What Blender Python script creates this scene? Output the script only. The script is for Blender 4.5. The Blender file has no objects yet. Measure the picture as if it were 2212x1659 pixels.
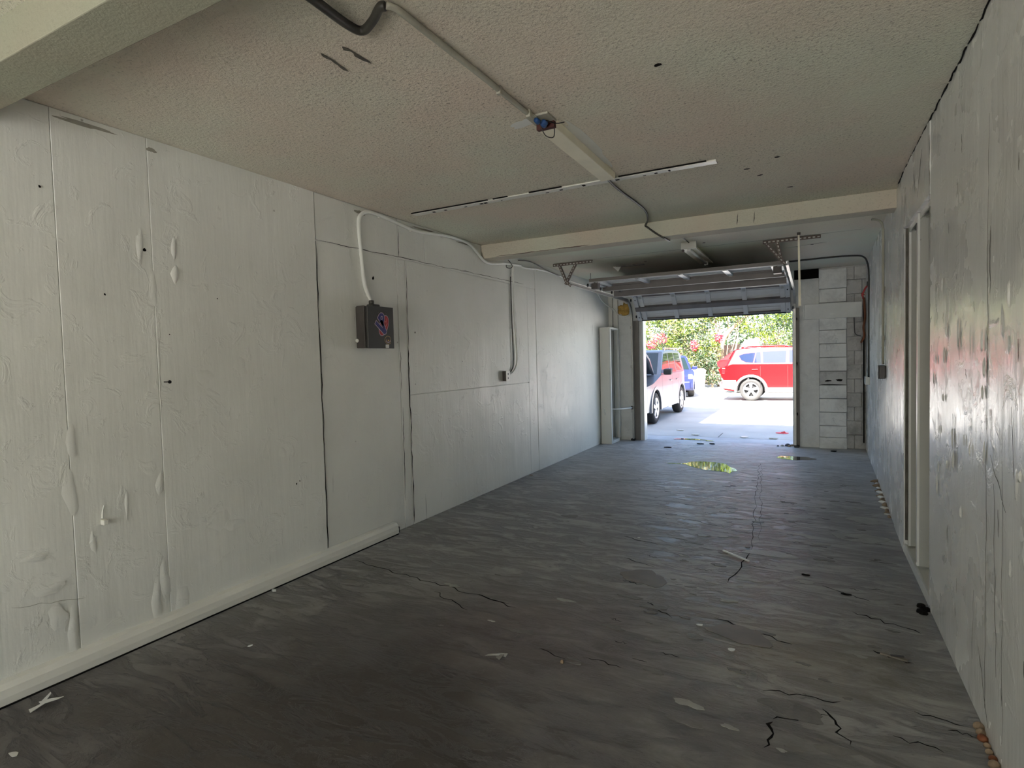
import bpy, bmesh, math, random
import numpy as np
from mathutils import Vector, Matrix, noise as mn
from mathutils.geometry import tessellate_polygon
random.seed(7); np.random.seed(7)
sc = bpy.context.scene
COL = sc.collection
PI = math.pi

# ------------------------------------------------------------------ camera
yaw, pitch, roll = -0.485543, -0.0419388, -0.0267681
F = Vector((math.sin(yaw)*math.cos(pitch), math.cos(yaw)*math.cos(pitch), math.sin(pitch)))
R0 = Vector((math.cos(yaw), -math.sin(yaw), 0)); U0 = R0.cross(F)
Rr = math.cos(roll)*R0 + math.sin(roll)*U0
Uu = -math.sin(roll)*R0 + math.cos(roll)*U0
cam = bpy.data.objects.new('camera', bpy.data.cameras.new('camera'))
COL.objects.link(cam)
M = Matrix((Rr, Uu, -F)).transposed().to_4x4(); M.translation = (0, 0, 1.5)
cam.matrix_world = M
cam.data.sensor_width = 36; cam.data.lens = 1232.8/2212*36
cam.data.clip_start = 0.02; cam.data.clip_end = 500
sc.camera = cam

# ------------------------------------------------------------------ sky, sun, exposure
SUN_DIR = Vector((0.067, 1.0, -1.24)).normalized()      # the way the sunlight travels
w = bpy.data.worlds.new('sky'); sc.world = w; w.use_nodes = True
nt = w.node_tree; nt.nodes.clear()
st = nt.nodes.new('ShaderNodeTexSky'); st.sky_type = 'NISHITA'; st.sun_disc = False
st.sun_elevation = math.asin(-SUN_DIR.z); st.sun_rotation = math.atan2(-SUN_DIR.x, -SUN_DIR.y)
st.air_density = 1.0; st.dust_density = 2.0; st.ozone_density = 1.0
bg = nt.nodes.new('ShaderNodeBackground'); bg.inputs[1].default_value = 0.17
wo = nt.nodes.new('ShaderNodeOutputWorld')
nt.links.new(st.outputs[0], bg.inputs[0]); nt.links.new(bg.outputs[0], wo.inputs[0])
sl = bpy.data.lights.new('sun', 'SUN'); sl.energy = 14.5; sl.angle = 0.009; sl.color = (1, .965, .92)
so = bpy.data.objects.new('sun', sl); COL.objects.link(so)
so.rotation_euler = SUN_DIR.to_track_quat('-Z', 'Y').to_euler(); so.location = (-4, -20, 30)
sc.view_settings.view_transform = 'Standard'; sc.view_settings.look = 'None'
sc.view_settings.gamma = 1; sc.view_settings.use_curve_mapping = False
sc.view_settings.exposure = 2.15
sc.cycles.max_bounces = 16; sc.cycles.diffuse_bounces = 12; sc.cycles.glossy_bounces = 4
sc.cycles.use_denoising = True
sc.cycles.caustics_reflective = False; sc.cycles.sample_clamp_indirect = 8

# ------------------------------------------------------------------ materials
def lin(c):
    return tuple((x/12.92 if x <= .04045 else ((x+.055)/1.055)**2.4) for x in [v/255 for v in c])
def newmat(name):
    m = bpy.data.materials.new(name); m.use_nodes = True
    return m, m.node_tree, m.node_tree.nodes['Principled BSDF']
def plain(name, rgb, rough=.5, metal=0, spec=.5, coat=0, var=.06, vscale=6, bump=0, bscale=60):
    m, t, b = newmat(name); c = lin(rgb)
    tc = t.nodes.new('ShaderNodeTexCoord')
    n = t.nodes.new('ShaderNodeTexNoise'); n.inputs['Scale'].default_value = vscale; n.inputs['Detail'].default_value = 4
    r = t.nodes.new('ShaderNodeValToRGB')
    r.color_ramp.elements[0].position = .3; r.color_ramp.elements[1].position = .7
    r.color_ramp.elements[0].color = (*[max(0, x*(1-var)) for x in c], 1)
    r.color_ramp.elements[1].color = (*[min(1, x*(1+var)) for x in c], 1)
    t.links.new(tc.outputs['Object'], n.inputs[0]); t.links.new(n.outputs[0], r.inputs[0]); t.links.new(r.outputs[0], b.inputs['Base Color'])
    b.inputs['Roughness'].default_value = rough; b.inputs['Metallic'].default_value = metal
    b.inputs['Specular IOR Level'].default_value = spec; b.inputs['Coat Weight'].default_value = coat
    if bump:
        n2 = t.nodes.new('ShaderNodeTexNoise'); n2.inputs['Scale'].default_value = bscale
        bp = t.nodes.new('ShaderNodeBump'); bp.inputs['Strength'].default_value = bump; bp.inputs['Distance'].default_value = .01
        t.links.new(tc.outputs['Object'], n2.inputs[0]); t.links.new(n2.outputs[0], bp.inputs['Height']); t.links.new(bp.outputs[0], b.inputs['Normal'])
    return m
def mapping(t, scale, src='Object'):
    tc = t.nodes.new('ShaderNodeTexCoord'); mp = t.nodes.new('ShaderNodeMapping')
    mp.inputs['Scale'].default_value = scale; t.links.new(tc.outputs[src], mp.inputs[0]); return mp.outputs[0]
def noi(t, vec, scale, detail=4, rough=.55, dist=0):
    n = t.nodes.new('ShaderNodeTexNoise'); n.inputs['Scale'].default_value = scale; n.inputs['Detail'].default_value = detail
    n.inputs['Roughness'].default_value = rough; n.inputs['Distortion'].default_value = dist
    t.links.new(vec, n.inputs['Vector']); return n.outputs[0]
def ramp(t, src, stops):
    r = t.nodes.new('ShaderNodeValToRGB'); e = r.color_ramp.elements
    e[0].position, e[0].color = stops[0][0], (*stops[0][1], 1); e[1].position, e[1].color = stops[-1][0], (*stops[-1][1], 1)
    for p, c in stops[1:-1]:
        k = e.new(p); k.color = (*c, 1)
    t.links.new(src, r.inputs[0]); return r.outputs[0]
def gr(v): return (v, v, v)
def mix(t, fac, a, b, mode='MIX'):
    m = t.nodes.new('ShaderNodeMix'); m.data_type = 'RGBA'; m.blend_type = mode
    for sck, v in ((m.inputs[0], fac), (m.inputs[6], a), (m.inputs[7], b)):
        if hasattr(v, 'links') or isinstance(v, bpy.types.NodeSocket): t.links.new(v, sck)
        elif isinstance(v, tuple): sck.default_value = (*v, 1) if len(v) == 3 else v
        else: sck.default_value = v
    return m.outputs[2]
def mth(t, op, a, b=0.0):
    m = t.nodes.new('ShaderNodeMath'); m.operation = op
    for s, v in ((m.inputs[0], a), (m.inputs[1], b)):
        if isinstance(v, bpy.types.NodeSocket): t.links.new(v, s)
        else: s.default_value = v
    return m.outputs[0]
def bump(t, b, parts):
    prev = None
    for h, s, d in parts:
        bp = t.nodes.new('ShaderNodeBump'); bp.inputs['Strength'].default_value = s; bp.inputs['Distance'].default_value = d
        t.links.new(h, bp.inputs['Height'])
        if prev: t.links.new(prev, bp.inputs['Normal'])
        prev = bp.outputs[0]
    t.links.new(prev, b.inputs['Normal'])

def wall_paint(name, rgb=(228, 230, 225), rough=.42, stroke=(1, 6, 1), scratch=.5, grime=.0, bs=1.0):
    """painted plywood: thick glossy paint, vertical drips, specks and dark scratches"""
    m, t, b = newmat(name); c = lin(rgb)
    iso = mapping(t, (1, 1, 1)); ver = mapping(t, (9, 9, .9)); ver2 = mapping(t, (34, 34, 2.2))
    big = noi(t, iso, 1.1, 5)
    base = ramp(t, big, [(.3, tuple(x*.9 for x in c)), (.7, tuple(min(1, x*1.05) for x in c))])
    warm = noi(t, iso, .45, 3)
    base = mix(t, mth(t, 'MULTIPLY', warm, .16), base, lin((206, 198, 186)))
    # scratches: thin vertical dark dashes, only where a second noise allows
    s1 = ramp(t, noi(t, ver2, 1.0, 3, .6), [(.68, gr(0)), (.74, gr(1))])
    s2 = ramp(t, noi(t, iso, 2.3, 3), [(.5, gr(0)), (.62, gr(1))])
    sm = mth(t, 'MULTIPLY', mth(t, 'MULTIPLY', s1, s2), scratch)
    base = mix(t, sm, base, lin((92, 88, 80)))
    # small dirty specks
    v = t.nodes.new('ShaderNodeTexVoronoi'); v.inputs['Scale'].default_value = 5.5; t.links.new(iso, v.inputs['Vector'])
    sp = ramp(t, v.outputs['Distance'], [(.02, gr(1)), (.05, gr(0))])
    sp = mth(t, 'MULTIPLY', sp, ramp(t, noi(t, iso, 3.1, 2), [(.52, gr(0)), (.56, gr(1))]))
    base = mix(t, mth(t, 'MULTIPLY', sp, .6), base, lin((105, 98, 85)))
    if grime:
        g = ramp(t, noi(t, iso, 4, 6, .7), [(.45, gr(0)), (.7, gr(1))])
        base = mix(t, mth(t, 'MULTIPLY', g, grime), base, lin((96, 94, 92)))
    t.links.new(base, b.inputs['Base Color'])
    rr = ramp(t, noi(t, iso, 2.2, 4), [(.3, gr(rough-.04)), (.7, gr(rough+.08))])
    t.links.new(rr, b.inputs['Roughness'])
    blist = ramp(t, noi(t, iso, 6, 5, .6, 1.2), [(.56, gr(0)), (.7, gr(1))])
    bump(t, b, [(noi(t, iso, 1.3, 2), .5*bs, .06), (noi(t, ver, 1.0, 4, .6), .5*bs, .01), (blist, .4*bs, .006), (noi(t, iso, 70, 3), .22*bs, .002)])
    return m
WALL = wall_paint('left wall paint')
WALLR = wall_paint('right wall paint', (228, 230, 227), .25, scratch=.7, grime=.05, bs=1.0)
WALLF = wall_paint('far wall paint', (234, 236, 234), .5, scratch=.5, grime=.18)
BLOCK = wall_paint('painted block', (240, 242, 240), .6, scratch=.4, grime=.32, bs=1.6)
BLOCK2 = wall_paint('dirty painted block', (205, 205, 203), .65, scratch=.5, grime=.6, bs=1.6)
GREYPANEL = wall_paint('shade grey panel paint', (168, 170, 165), .5, scratch=.15, bs=.5)  # grey put into the panel colour in place of shade
TRIM = wall_paint('trim paint', (228, 228, 220), .42, scratch=.2, bs=.6)

def ceil_mat(name, rgb, pop):
    m, t, b = newmat(name); c = lin(rgb); iso = mapping(t, (1, 1, 1))
    patch = noi(t, iso, .9, 3)
    base = ramp(t, patch, [(.35, lin(tuple(int(x*k) for x, k in zip(rgb, (.98, 1.0, .97))))), (.65, lin(tuple(int(x*k) for x, k in zip(rgb, (1.0, .955, .93)))))])
    sp = ramp(t, noi(t, iso, 62, 3, .65), [(.57, gr(0)), (.66, gr(1))])
    reg = ramp(t, noi(t, iso, .8, 2), [(.35, gr(.15)), (.6, gr(1))])
    base = mix(t, mth(t, 'MULTIPLY', mth(t, 'MULTIPLY', sp, reg), .6*pop), base, lin((96, 92, 82)))
    t.links.new(base, b.inputs['Base Color']); b.inputs['Roughness'].default_value = .85
    b.inputs['Specular IOR Level'].default_value = .2
    bump(t, b, [(noi(t, iso, 1.5, 2), .3, .03), (noi(t, iso, 58, 4, .7), .95*pop, .014)])
    return m
CEIL = ceil_mat('popcorn ceiling', (222, 219, 209), 1.0)
CEILF = ceil_mat('smooth ceiling', (226, 226, 216), .3)
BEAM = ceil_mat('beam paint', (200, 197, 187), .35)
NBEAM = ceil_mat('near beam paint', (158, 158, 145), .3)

def floor_mat():
    m, t, b = newmat('worn concrete floor'); iso = mapping(t, (1, 1, 1)); st_ = mapping(t, (1, 3.2, 1))
    a = noi(t, st_, .55, 6, .62, .4)
    base = ramp(t, a, [(.28, lin((98, 95, 92))), (.48, lin((134, 132, 129))), (.72, lin((168, 167, 165)))])
    fl = noi(t, st_, 3.0, 8, .68, .8)
    base = mix(t, .6, base, ramp(t, fl, [(.36, lin((84, 82, 79))), (.5, lin((136, 134, 131))), (.66, lin((182, 181, 179)))]))
    # old oil stain: a blob on the slab in the near left half
    geo = t.nodes.new('ShaderNodeTexCoord').outputs['Object']
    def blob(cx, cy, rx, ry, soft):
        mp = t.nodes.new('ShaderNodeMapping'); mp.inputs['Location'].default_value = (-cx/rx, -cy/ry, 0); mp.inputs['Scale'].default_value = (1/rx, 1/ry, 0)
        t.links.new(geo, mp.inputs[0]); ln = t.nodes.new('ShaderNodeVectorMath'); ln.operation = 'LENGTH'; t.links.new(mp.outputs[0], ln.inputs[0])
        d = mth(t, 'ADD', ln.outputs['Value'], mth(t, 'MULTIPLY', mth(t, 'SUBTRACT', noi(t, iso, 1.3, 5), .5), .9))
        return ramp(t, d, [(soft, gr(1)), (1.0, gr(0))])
    base = mix(t, mth(t, 'MULTIPLY', blob(-1.7, 1.2, 2.3, 2.6, .3), .9), base, lin((50, 42, 35)))
    base = mix(t, mth(t, 'MULTIPLY', blob(-1.3, 2.9, .9, .8, .1), .4), base, lin((88, 60, 52)))
    base = mix(t, mth(t, 'MULTIPLY', blob(-.1, 3.1, .7, .5, .1), .3), base, lin((140, 128, 84)))
    base = mix(t, mth(t, 'MULTIPLY', blob(.1, 1.6, 1.2, 1.2, .2), .45), base, lin((70, 68, 58)))
    base = mix(t, mth(t, 'MULTIPLY', blob(-1.2, 9.9, 3.4, 4.8, .2), .72), base, lin((218, 218, 217)))  # slab colour paled towards the door, standing in for stronger daylight there
    sp = ramp(t, noi(t, iso, 38, 3, .7), [(.66, gr(0)), (.72, gr(1))])
    base = mix(t, mth(t, 'MULTIPLY', sp, .35), base, lin((52, 50, 48)))
    t.links.new(base, b.inputs['Base Color'])
    t.links.new(ramp(t, fl, [(.3, gr(.36)), (.7, gr(.62))]), b.inputs['Roughness'])
    b.inputs['Specular IOR Level'].default_value = .5
    v = t.nodes.new('ShaderNodeTexVoronoi'); v.feature = 'DISTANCE_TO_EDGE'; v.inputs['Scale'].default_value = 2.6
    wv = mix(t, .12, iso, noi_col(t, iso, 4)); t.links.new(wv, v.inputs['Vector'])
    crk = ramp(t, v.outputs[0], [(0, gr(0)), (.012, gr(1))])
    bump(t, b, [(ramp(t, fl, [(.44, gr(0)), (.52, gr(1))]), .8, .010), (noi(t, iso, 45, 4, .7), .45, .003), (noi(t, st_, 9, 4), .5, .008)])
    return m
def noi_col(t, vec, scale):
    n = t.nodes.new('ShaderNodeTexNoise'); n.inputs['Scale'].default_value = scale; t.links.new(vec, n.inputs['Vector']); return n.outputs[1]
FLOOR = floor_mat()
GROUND = plain('sun bleached pavement', (186, 184, 180), .85, var=.12, vscale=1.2, bump=.3, bscale=30)
APRON = plain('apron concrete', (190, 190, 190), .6, var=.16, vscale=2.5, bump=.4, bscale=25)
SMEAR = plain('dusty smear', (150, 148, 138), .9, spec=.1, var=.2, vscale=14)
FLAKE = plain('lifted paint flake', (150, 149, 142), .5, var=.15, vscale=8, bump=.3)
FLAKED = plain('dark floor flake', (112, 109, 105), .55, var=.2, vscale=9, bump=.3)
FLAKEB = plain('brown floor patch', (112, 102, 92), .5, var=.15, vscale=8)
CRACK = plain('dark crevice', (24, 22, 20), .95, spec=.1)
GRIME = plain('soot grime', (96, 93, 86), .9, spec=.1, var=.3, vscale=12)
WHITE = plain('white enamel', (214, 216, 212), .35)
WHITE2 = plain('white plastic', (206, 206, 198), .4)
CREAM = plain('cream lamp paint', (240, 234, 212), .45)
CABLE = plain('white cable sheath', (226, 228, 222), .45, bump=.1)
STEELD = plain('dark galvanised steel', (78, 74, 72), .5, metal=.4, var=.2)
RUST = plain('perforated rusty steel', (104, 92, 86), .6, metal=.3, var=.25, vscale=20)
STRUT = plain('door strut steel', (118, 113, 110), .5, metal=.15, var=.12)
DOORP = plain('door pan steel', (206, 208, 210), .5, var=.05, bump=.1)
STILE = plain('door stile steel', (196, 198, 200), .45)
TRACK = plain('galvanised track', (170, 170, 166), .4, metal=.6, var=.1)
BLACKBOX = plain('charcoal enamel', (52, 52, 50), .42, var=.12)
BLACK = plain('black plastic', (24, 24, 24), .5)
DKCON = plain('dark conduit paint', (58, 56, 50), .5, var=.2, vscale=20)
CONW = plain('painted over conduit', (168, 166, 152), .6, var=.1, bump=.3)
BLUE = plain('blue wire cap', (30, 70, 120), .5)
RED = plain('red tape', (190, 42, 34), .5)
BROWN = plain('rusty brown cord', (128, 74, 44), .7)
FOAM = plain('yellow spray foam', (196, 158, 82), .8, var=.25, vscale=18, bump=.8, bscale=25)
PAPER = plain('pale paper scrap', (196, 196, 190), .7)
TAN = plain('tan caulk crust', (156, 134, 108), .8, var=.25, vscale=20, bump=.6)
WOOD = plain('grey splinter wood', (120, 112, 100), .7)
WATER, _t, _b = newmat('shallow puddle water')
_b.inputs['Base Color'].default_value = (.03, .03, .03, 1); _b.inputs['Roughness'].default_value = .03; _b.inputs['Specular IOR Level'].default_value = 1.0
_b.inputs['IOR'].default_value = 1.5
_n = noi(_t, mapping(_t, (1, 1, 1)), 9, 2); bump(_t, _b, [(_n, .03, .01)])

# ------------------------------------------------------------------ mesh helpers
def link(o, parent=None):
    COL.objects.link(o)
    if parent: o.parent = parent
    return o
class MB:
    def __init__(s): s.v = []; s.f = []
    def add(s, vs, fs):
        n = len(s.v); s.v += [tuple(v) for v in vs]; s.f += [tuple(i+n for i in f) for f in fs]; return s
    def box(s, x0, x1, y0, y1, z0, z1, M=None):
        vs = [Vector((x, y, z)) for z in (z0, z1) for y in (y0, y1) for x in (x0, x1)]
        if M: vs = [M @ v for v in vs]
        return s.add(vs, [(0, 2, 3, 1), (4, 5, 7, 6), (0, 1, 5, 4), (2, 6, 7, 3), (0, 4, 6, 2), (1, 3, 7, 5)])
    def bar(s, a, b, w, h, up=(0, 0, 1)):
        a, b = Vector(a), Vector(b); d = (b-a); L = d.length; d.normalize(); u = Vector(up)
        if abs(d.dot(u)) > .95: u = Vector((1, 0, 0))
        r = d.cross(u).normalized(); u = r.cross(d)
        Mx = Matrix((r, d, u)).transposed().to_4x4(); Mx.translation = a
        return s.box(-w/2, w/2, 0, L, -h/2, h/2, Mx)
    def prism(s, pts, vec):
        n = len(pts); vec = Vector(vec); a = [Vector(p) for p in pts]; b = [p+vec for p in a]
        return s.add(a+b, [tuple(range(n))[::-1], tuple(range(n, 2*n))]+[(i, (i+1) % n, n+(i+1) % n, n+i) for i in range(n)])
    def tube(s, pts, r, n=8, caps=True):
        pts = [Vector(p) for p in pts]; rs = r if isinstance(r, (list, tuple)) else [r]*len(pts)
        ring = []; up = None
        for i, p in enumerate(pts):
            t = (pts[min(i+1, len(pts)-1)]-pts[max(i-1, 0)]).normalized()
            if up is None: up = t.orthogonal().normalized()
            up = (up-t*up.dot(t)).normalized(); q = t.cross(up)
            ring.append([p+(up*math.cos(k*2*PI/n)+q*math.sin(k*2*PI/n))*rs[i] for k in range(n)])
        vs = [v for g in ring for v in g]; fs = []
        for i in range(len(pts)-1):
            for k in range(n):
                fs.append((i*n+k, i*n+(k+1) % n, (i+1)*n+(k+1) % n, (i+1)*n+k))
        if caps: fs += [tuple(range(n))[::-1], tuple(range((len(pts)-1)*n, len(pts)*n))]
        return s.add(vs, fs)
    def lathe(s, prof, c, axis='y', n=32):
        vs = []; fs = []; c = Vector(c); m = len(prof)
        for k in range(n):
            a = 2*PI*k/n
            for r, h in prof:
                if axis == 'y': vs.append(c+Vector((r*math.cos(a), h, r*math.sin(a))))
                else: vs.append(c+Vector((r*math.cos(a), r*math.sin(a), h)))
        for k in range(n):
            for i in range(m-1):
                fs.append((k*m+i, ((k+1) % n)*m+i, ((k+1) % n)*m+i+1, k*m+i+1))
        return s.add(vs, fs)
    def build(s, name, mat, parent=None, bevel=0, smooth=False, loc=None, rot=None, kind=None):
        me = bpy.data.meshes.new(name); me.from_pydata(s.v, [], s.f); me.validate()
        bm = bmesh.new(); bm.from_mesh(me); bmesh.ops.recalc_face_normals(bm, faces=bm.faces); bm.to_mesh(me); bm.free()
        me.materials.append(mat); o = bpy.data.objects.new(name, me); link(o, parent)
        if smooth: me.polygons.foreach_set('use_smooth', [True]*len(me.polygons))
        if bevel:
            md = o.modifiers.new('bevel', 'BEVEL'); md.width = bevel; md.segments = 2; md.limit_method = 'ANGLE'; md.angle_limit = .6
        if loc: o.location = loc
        if rot: o.rotation_euler = rot
        if kind: o['kind'] = kind
        return o
def tag(o, label, cat=None, group=None):
    o['label'] = label
    if cat: o['category'] = cat
    if group: o['group'] = group
    return o
def thing(name, label, cat, loc=(0, 0, 0), rotz=0, group=None):
    o = bpy.data.objects.new(name, None); link(o); o.location = loc; o.rotation_euler = (0, 0, rotz); o.empty_display_size = .1
    return tag(o, label, cat, group)
def struct(o): o['kind'] = 'structure'; return o
def smoothpath(pts, n=6):
    P = [Vector(p) for p in pts]; out = []
    for i in range(len(P)-1):
        p0 = P[max(i-1, 0)]; p1 = P[i]; p2 = P[i+1]; p3 = P[min(i+2, len(P)-1)]
        for k in range(n):
            u = k/n
            out.append(.5*((2*p1)+(p2-p0)*u+(2*p0-5*p1+4*p2-p3)*u*u+(3*p1-p0-3*p2+p3)*u**3))
    out.append(P[-1]); return out
def box(name, mat, x0, x1, y0, y1, z0, z1, parent=None, bevel=0): return MB().box(x0, x1, y0, y1, z0, z1).build(name, mat, parent, bevel)
def blobby(cx, cy, rx, ry, seed, n=26, j=.3):
    rnd = random.Random(seed); out = []; ph = [rnd.random()*6.3 for _ in range(4)]
    for k in range(n):
        a = 2*PI*k/n; r = 1+j*(.5*math.sin(2*a+ph[0])+.35*math.sin(3*a+ph[1])+.25*math.sin(5*a+ph[2])+.2*math.sin(8*a+ph[3]))
        out.append((cx+rx*r*math.cos(a), cy+ry*r*math.sin(a)))
    return out

XL, H, YD = -3.28, 2.79, 10.1
def XR(y): return .59 if y < 5.02 else .59+(y-5.02)*(.115/5.1)

# ------------------------------------------------------------------ floor, ground
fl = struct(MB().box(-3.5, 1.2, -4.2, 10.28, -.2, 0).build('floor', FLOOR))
ap = struct(MB().box(-3.4, .9, 10.28, 10.84, -.2, -.004).build('trim_1', APRON)); ap['label'] = 'concrete apron strip under the open garage door'
gd = struct(MB().box(-40, 40, 10.87, 60, -.25, -.006).box(-40, -3.4, 10.3, 10.87, -.25, -.006).box(.9, 40, 10.3, 10.87, -.25, -.006).build('ground', GROUND))
struct(MB().box(-40, 40, 10.8, 10.9, -.3, -.05).build('trim_2', CRACK))
MB().box(-1.535, -1.525, 10.88, 11.5, -.006, -.0045).build('joint_line', CRACK, gd)
# lifted paint flakes and patches on the slab
def flat_piece(name, outline, z0, th, mat, parent, kind=None):
    return MB().prism([(x, y, z0) for x, y in outline], (0, 0, th)).build(name, mat, parent, kind=kind)
def strip_outline(pts, w0, seed):
    rnd = random.Random(seed); L = []; Rg = []
    for i, (x, y) in enumerate(pts):
        a = Vector(pts[min(i+1, len(pts)-1)])-Vector(pts[max(i-1, 0)]); nrm = Vector((-a.y, a.x)).normalized()
        k = w0*(.5+rnd.random())*(1 if 0 < i < len(pts)-1 else .15)
        L.append((x+nrm.x*k, y+nrm.y*k)); Rg.append((x-nrm.x*k, y-nrm.y*k))
    return L+Rg[::-1]
def jag(a, b, n, amp, seed):
    rnd = random.Random(seed); a, b = Vector(a), Vector(b); d = b-a; nr = Vector((-d.y, d.x)).normalized()
    return [tuple(a+d*(i/n)+nr*(amp*(rnd.random()-.5)*(1 if 0 < i < n else 0))) for i in range(n+1)]
for (cx, cy, rx, ry, s, m) in [(-.29, 4.61, .16, .075, 3, FLAKE), (.4, 5.85, .14, .1, 5, FLAKE), (.33, 5.28, .17, .13, 8, FLAKE),
        (-1.02, 3.78, .15, .13, 11, FLAKEB), (-.35, 3.2, .15, .10, 12, FLAKEB), (-2.05, 5.0, .07, .05, 14, FLAKED), (-.08, 2.6, .12, .06, 17, FLAKED)]:
    flat_piece('paint_patch', blobby(cx, cy, rx, ry, s), 0, .0018, m, fl)
rnd = random.Random(21)
for k in range(120):
    y = 2.3+5.2*rnd.random()**1.1; x = -.9+1.35*rnd.random() if rnd.random() < .75 else -2.2+1.5*rnd.random()
    sz = .012+.035*rnd.random()**2
    flat_piece('paint_flake', blobby(x, y, sz*1.5, sz*.6, k+40, 12, .5), 0, .0015+.002*rnd.random(), (FLAKED, FLAKED, FLAKE)[k % 3], fl)
for (a, b, n, wd, s) in [((-3.13, 3.23), (-1.66, 3.03), 26, .006, 1), ((-2.2, 3.0), (-1.85, 2.85), 8, .005, 2), ((-1.9, 3.07), (-1.6, 3.0), 6, .01, 3),
        ((-.17, 2.3), (-.15, 2.48), 7, .012, 4), ((.03, 2.66), (.12, 2.45), 9, .008, 5), ((-.15, 2.5), (.05, 2.62), 10, .006, 6),
        ((.26, 3.3), (.42, 3.24), 7, .012, 7), ((-.65, 8.45), (-.42, 4.6), 30, .004, 8), ((-.61, 8.3), (-.38, 4.9), 30, .003, 9), ((-.42, 4.6), (-.5, 3.9), 8, .007, 10),
        ((-.5, 3.35), (-.1, 3.2), 12, .007, 11), ((-1.4, 4.6), (-1.1, 4.5), 9, .008, 12), ((-1.0, 5.3), (-.75, 5.2), 8, .008, 13), ((-.9, 3.4), (-.72, 3.25), 8, .007, 14),
        ((.2, 3.75), (.5, 3.6), 10, .008, 15), ((.05, 4.1), (.3, 3.95), 8, .006, 16), ((-.2, 2.7), (.1, 2.75), 9, .005, 17), ((-1.25, 4.1), (-1.0, 4.0), 7, .006, 18)]:
    flat_piece('floor_crack', strip_outline(jag(a, b, n, .035, s), wd*.45, s+90), .0002, .0006, CRACK, fl)
# bump lines where paint lifts
rnd = random.Random(33)
for k in range(46):
    y = 2.4+5.6*rnd.random(); x = -1.3+1.8*rnd.random(); L = .05+.14*rnd.random()
    flat_piece('floor_crack', strip_outline(jag((x, y), (x+L, y-L*.35*rnd.random()), 6, .03, k+60), .002, k+200), .0002, .0006, CRACK, fl)

# ------------------------------------------------------------------ left wall
wl = struct(MB().box(-3.5, XL-.014, -4.2, 10.1, 0, 2.95).build('wall_left', WALL))
def lpanel(y0, y1, z0, z1, t=0.0, name='wall_panel'):
    return MB().box(XL-.014, XL+t, y0, y1, z0, z1).build(name, WALL, wl, bevel=.0025)
lpanel(-4.2, 1.468, 0, H); lpanel(1.470, 1.925, 0, H, .002); lpanel(1.927, 3.128, 0, H, .004)
lpanel(3.142, 4.072, 0, 2.43, -.006); lpanel(4.079, 4.188, 0, 2.43, -.004); lpanel(4.2, 6.70, 1.206, 2.43, -.002); lpanel(4.2, 6.70, 0, 1.2, -.002)
lpanel(6.705, 6.945, 0, 2.43, -.003); lpanel(3.142, 4.098, 2.44, H, -.003); lpanel(4.103, 4.5, 2.44, H, -.002); lpanel(4.504, 6.30, 2.44, H, -.001); lpanel(6.304, 6.945, 2.44, H, -.003)
lpanel(6.95, 10.1, 0, H, 0)
# cracks and gaps in the paint
def wallpiece(name, outline, x, th, mat, parent): return MB().prism([(x, y, z) for y, z in outline], (th, 0, 0)).build(name, mat, parent)
for (a, b, n, wd, s) in [((4.075, .25), (4.085, 1.1), 12, .006, 1), ((4.195, .02), (4.19, 1.65), 24, .011, 2), ((4.08, 1.25), (4.078, 1.6), 6, .005, 3),
        ((3.135, .08), (3.133, 2.43), 24, .008, 4), ((3.14, 2.437), (6.6, 2.47), 40, .004, 5), ((1.925, 1.2), (1.945, 1.75), 10, .002, 6),
        ((4.1, 2.45), (4.1, 2.7), 6, .006, 7), ((6.25, 2.45), (6.25, 2.6), 4, .005, 8), ((1.2, .42), (1.5, .35), 8, .002, 9), ((4.195, 1.65), (4.2, 2.43), 12, .006, 10)]:
    wallpiece('wall_crack', strip_outline(jag(a, b, n, .012, s+300), wd*.45, s+320), XL+.0045, .0005, CRACK if wd > .003 else SMEAR, wl)
def lump(y, z, ry, rz, h, mat=WALL, parent=wl, seed=0, name='paint_blister', xw=XL+.004, sgn=1):
    n = 12; o = blobby(0, 0, ry, rz, seed, n, .35); vs = [(xw, y+a, z+b) for a, b in o]+[(xw+sgn*h*.8, y+a*.6, z+b*.6) for a, b in o]+[(xw+sgn*h, y, z)]
    fs = [(i, (i+1) % n, n+(i+1) % n, n+i) for i in range(n)]+[(n+i, n+(i+1) % n, 2*n) for i in range(n)]
    return MB().add(vs, fs).build(name, mat, parent, smooth=True)
for i, (y, z, ry, rz, h) in enumerate([(2.05, 2.2, .018, .06, .008), (2.05, 2.05, .02, .06, .01), (1.86, 2.18, .02, .1, .006), (1.92, 1.95, .02, .12, .004), (2.2, 1.45, .05, .05, .004),
        (2.45, 1.5, .05, .06, .004), (2.25, .55, .09, .05, .004), (2.35, .5, .07, .04, .004), (1.35, .45, .06, .03, .004), (1.38, .3, .04, .07, .005), (1.9, .3, .03, .12, .006), (1.55, .62, .015, .06, .004),
        (1.46, .9, .03, .12, .004), (1.48, 1.15, .02, .1, .004), (1.9, .85, .02, .07, .006), (1.72, .78, .01, .08, .004), (2.75, .9, .03, .04, .003), (1.3, .62, .05, .02, .004), (3.8, 1.95, .03, .03, .006),
        (2.0, .12, .05, .1, .006), (1.85, .2, .03, .12, .006), (1.44, .2, .02, .16, .005)]):
    lump(y, z, ry, rz, h, seed=i)
for i, (y, z, r) in enumerate([(1.41, 2.392, .009), (1.885, 2.165, .014), (2.86, .655, .009), (2.89, .67, .007), (4.3, 1.78, .012), (4.28, 1.3, .006), (2.31, 1.93, .006), (3.75, 2.22, .02), (5.1, 1.5, .006), (6.0, 1.52, .006), (2.0, 1.7, .005), (1.67, 1.9, .008)]):
    wallpiece('nail_hole', blobby(y, z, r*.6, r*.75, i+50, 9, .3), XL+.0045, .0006, CRACK, wl)
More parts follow.
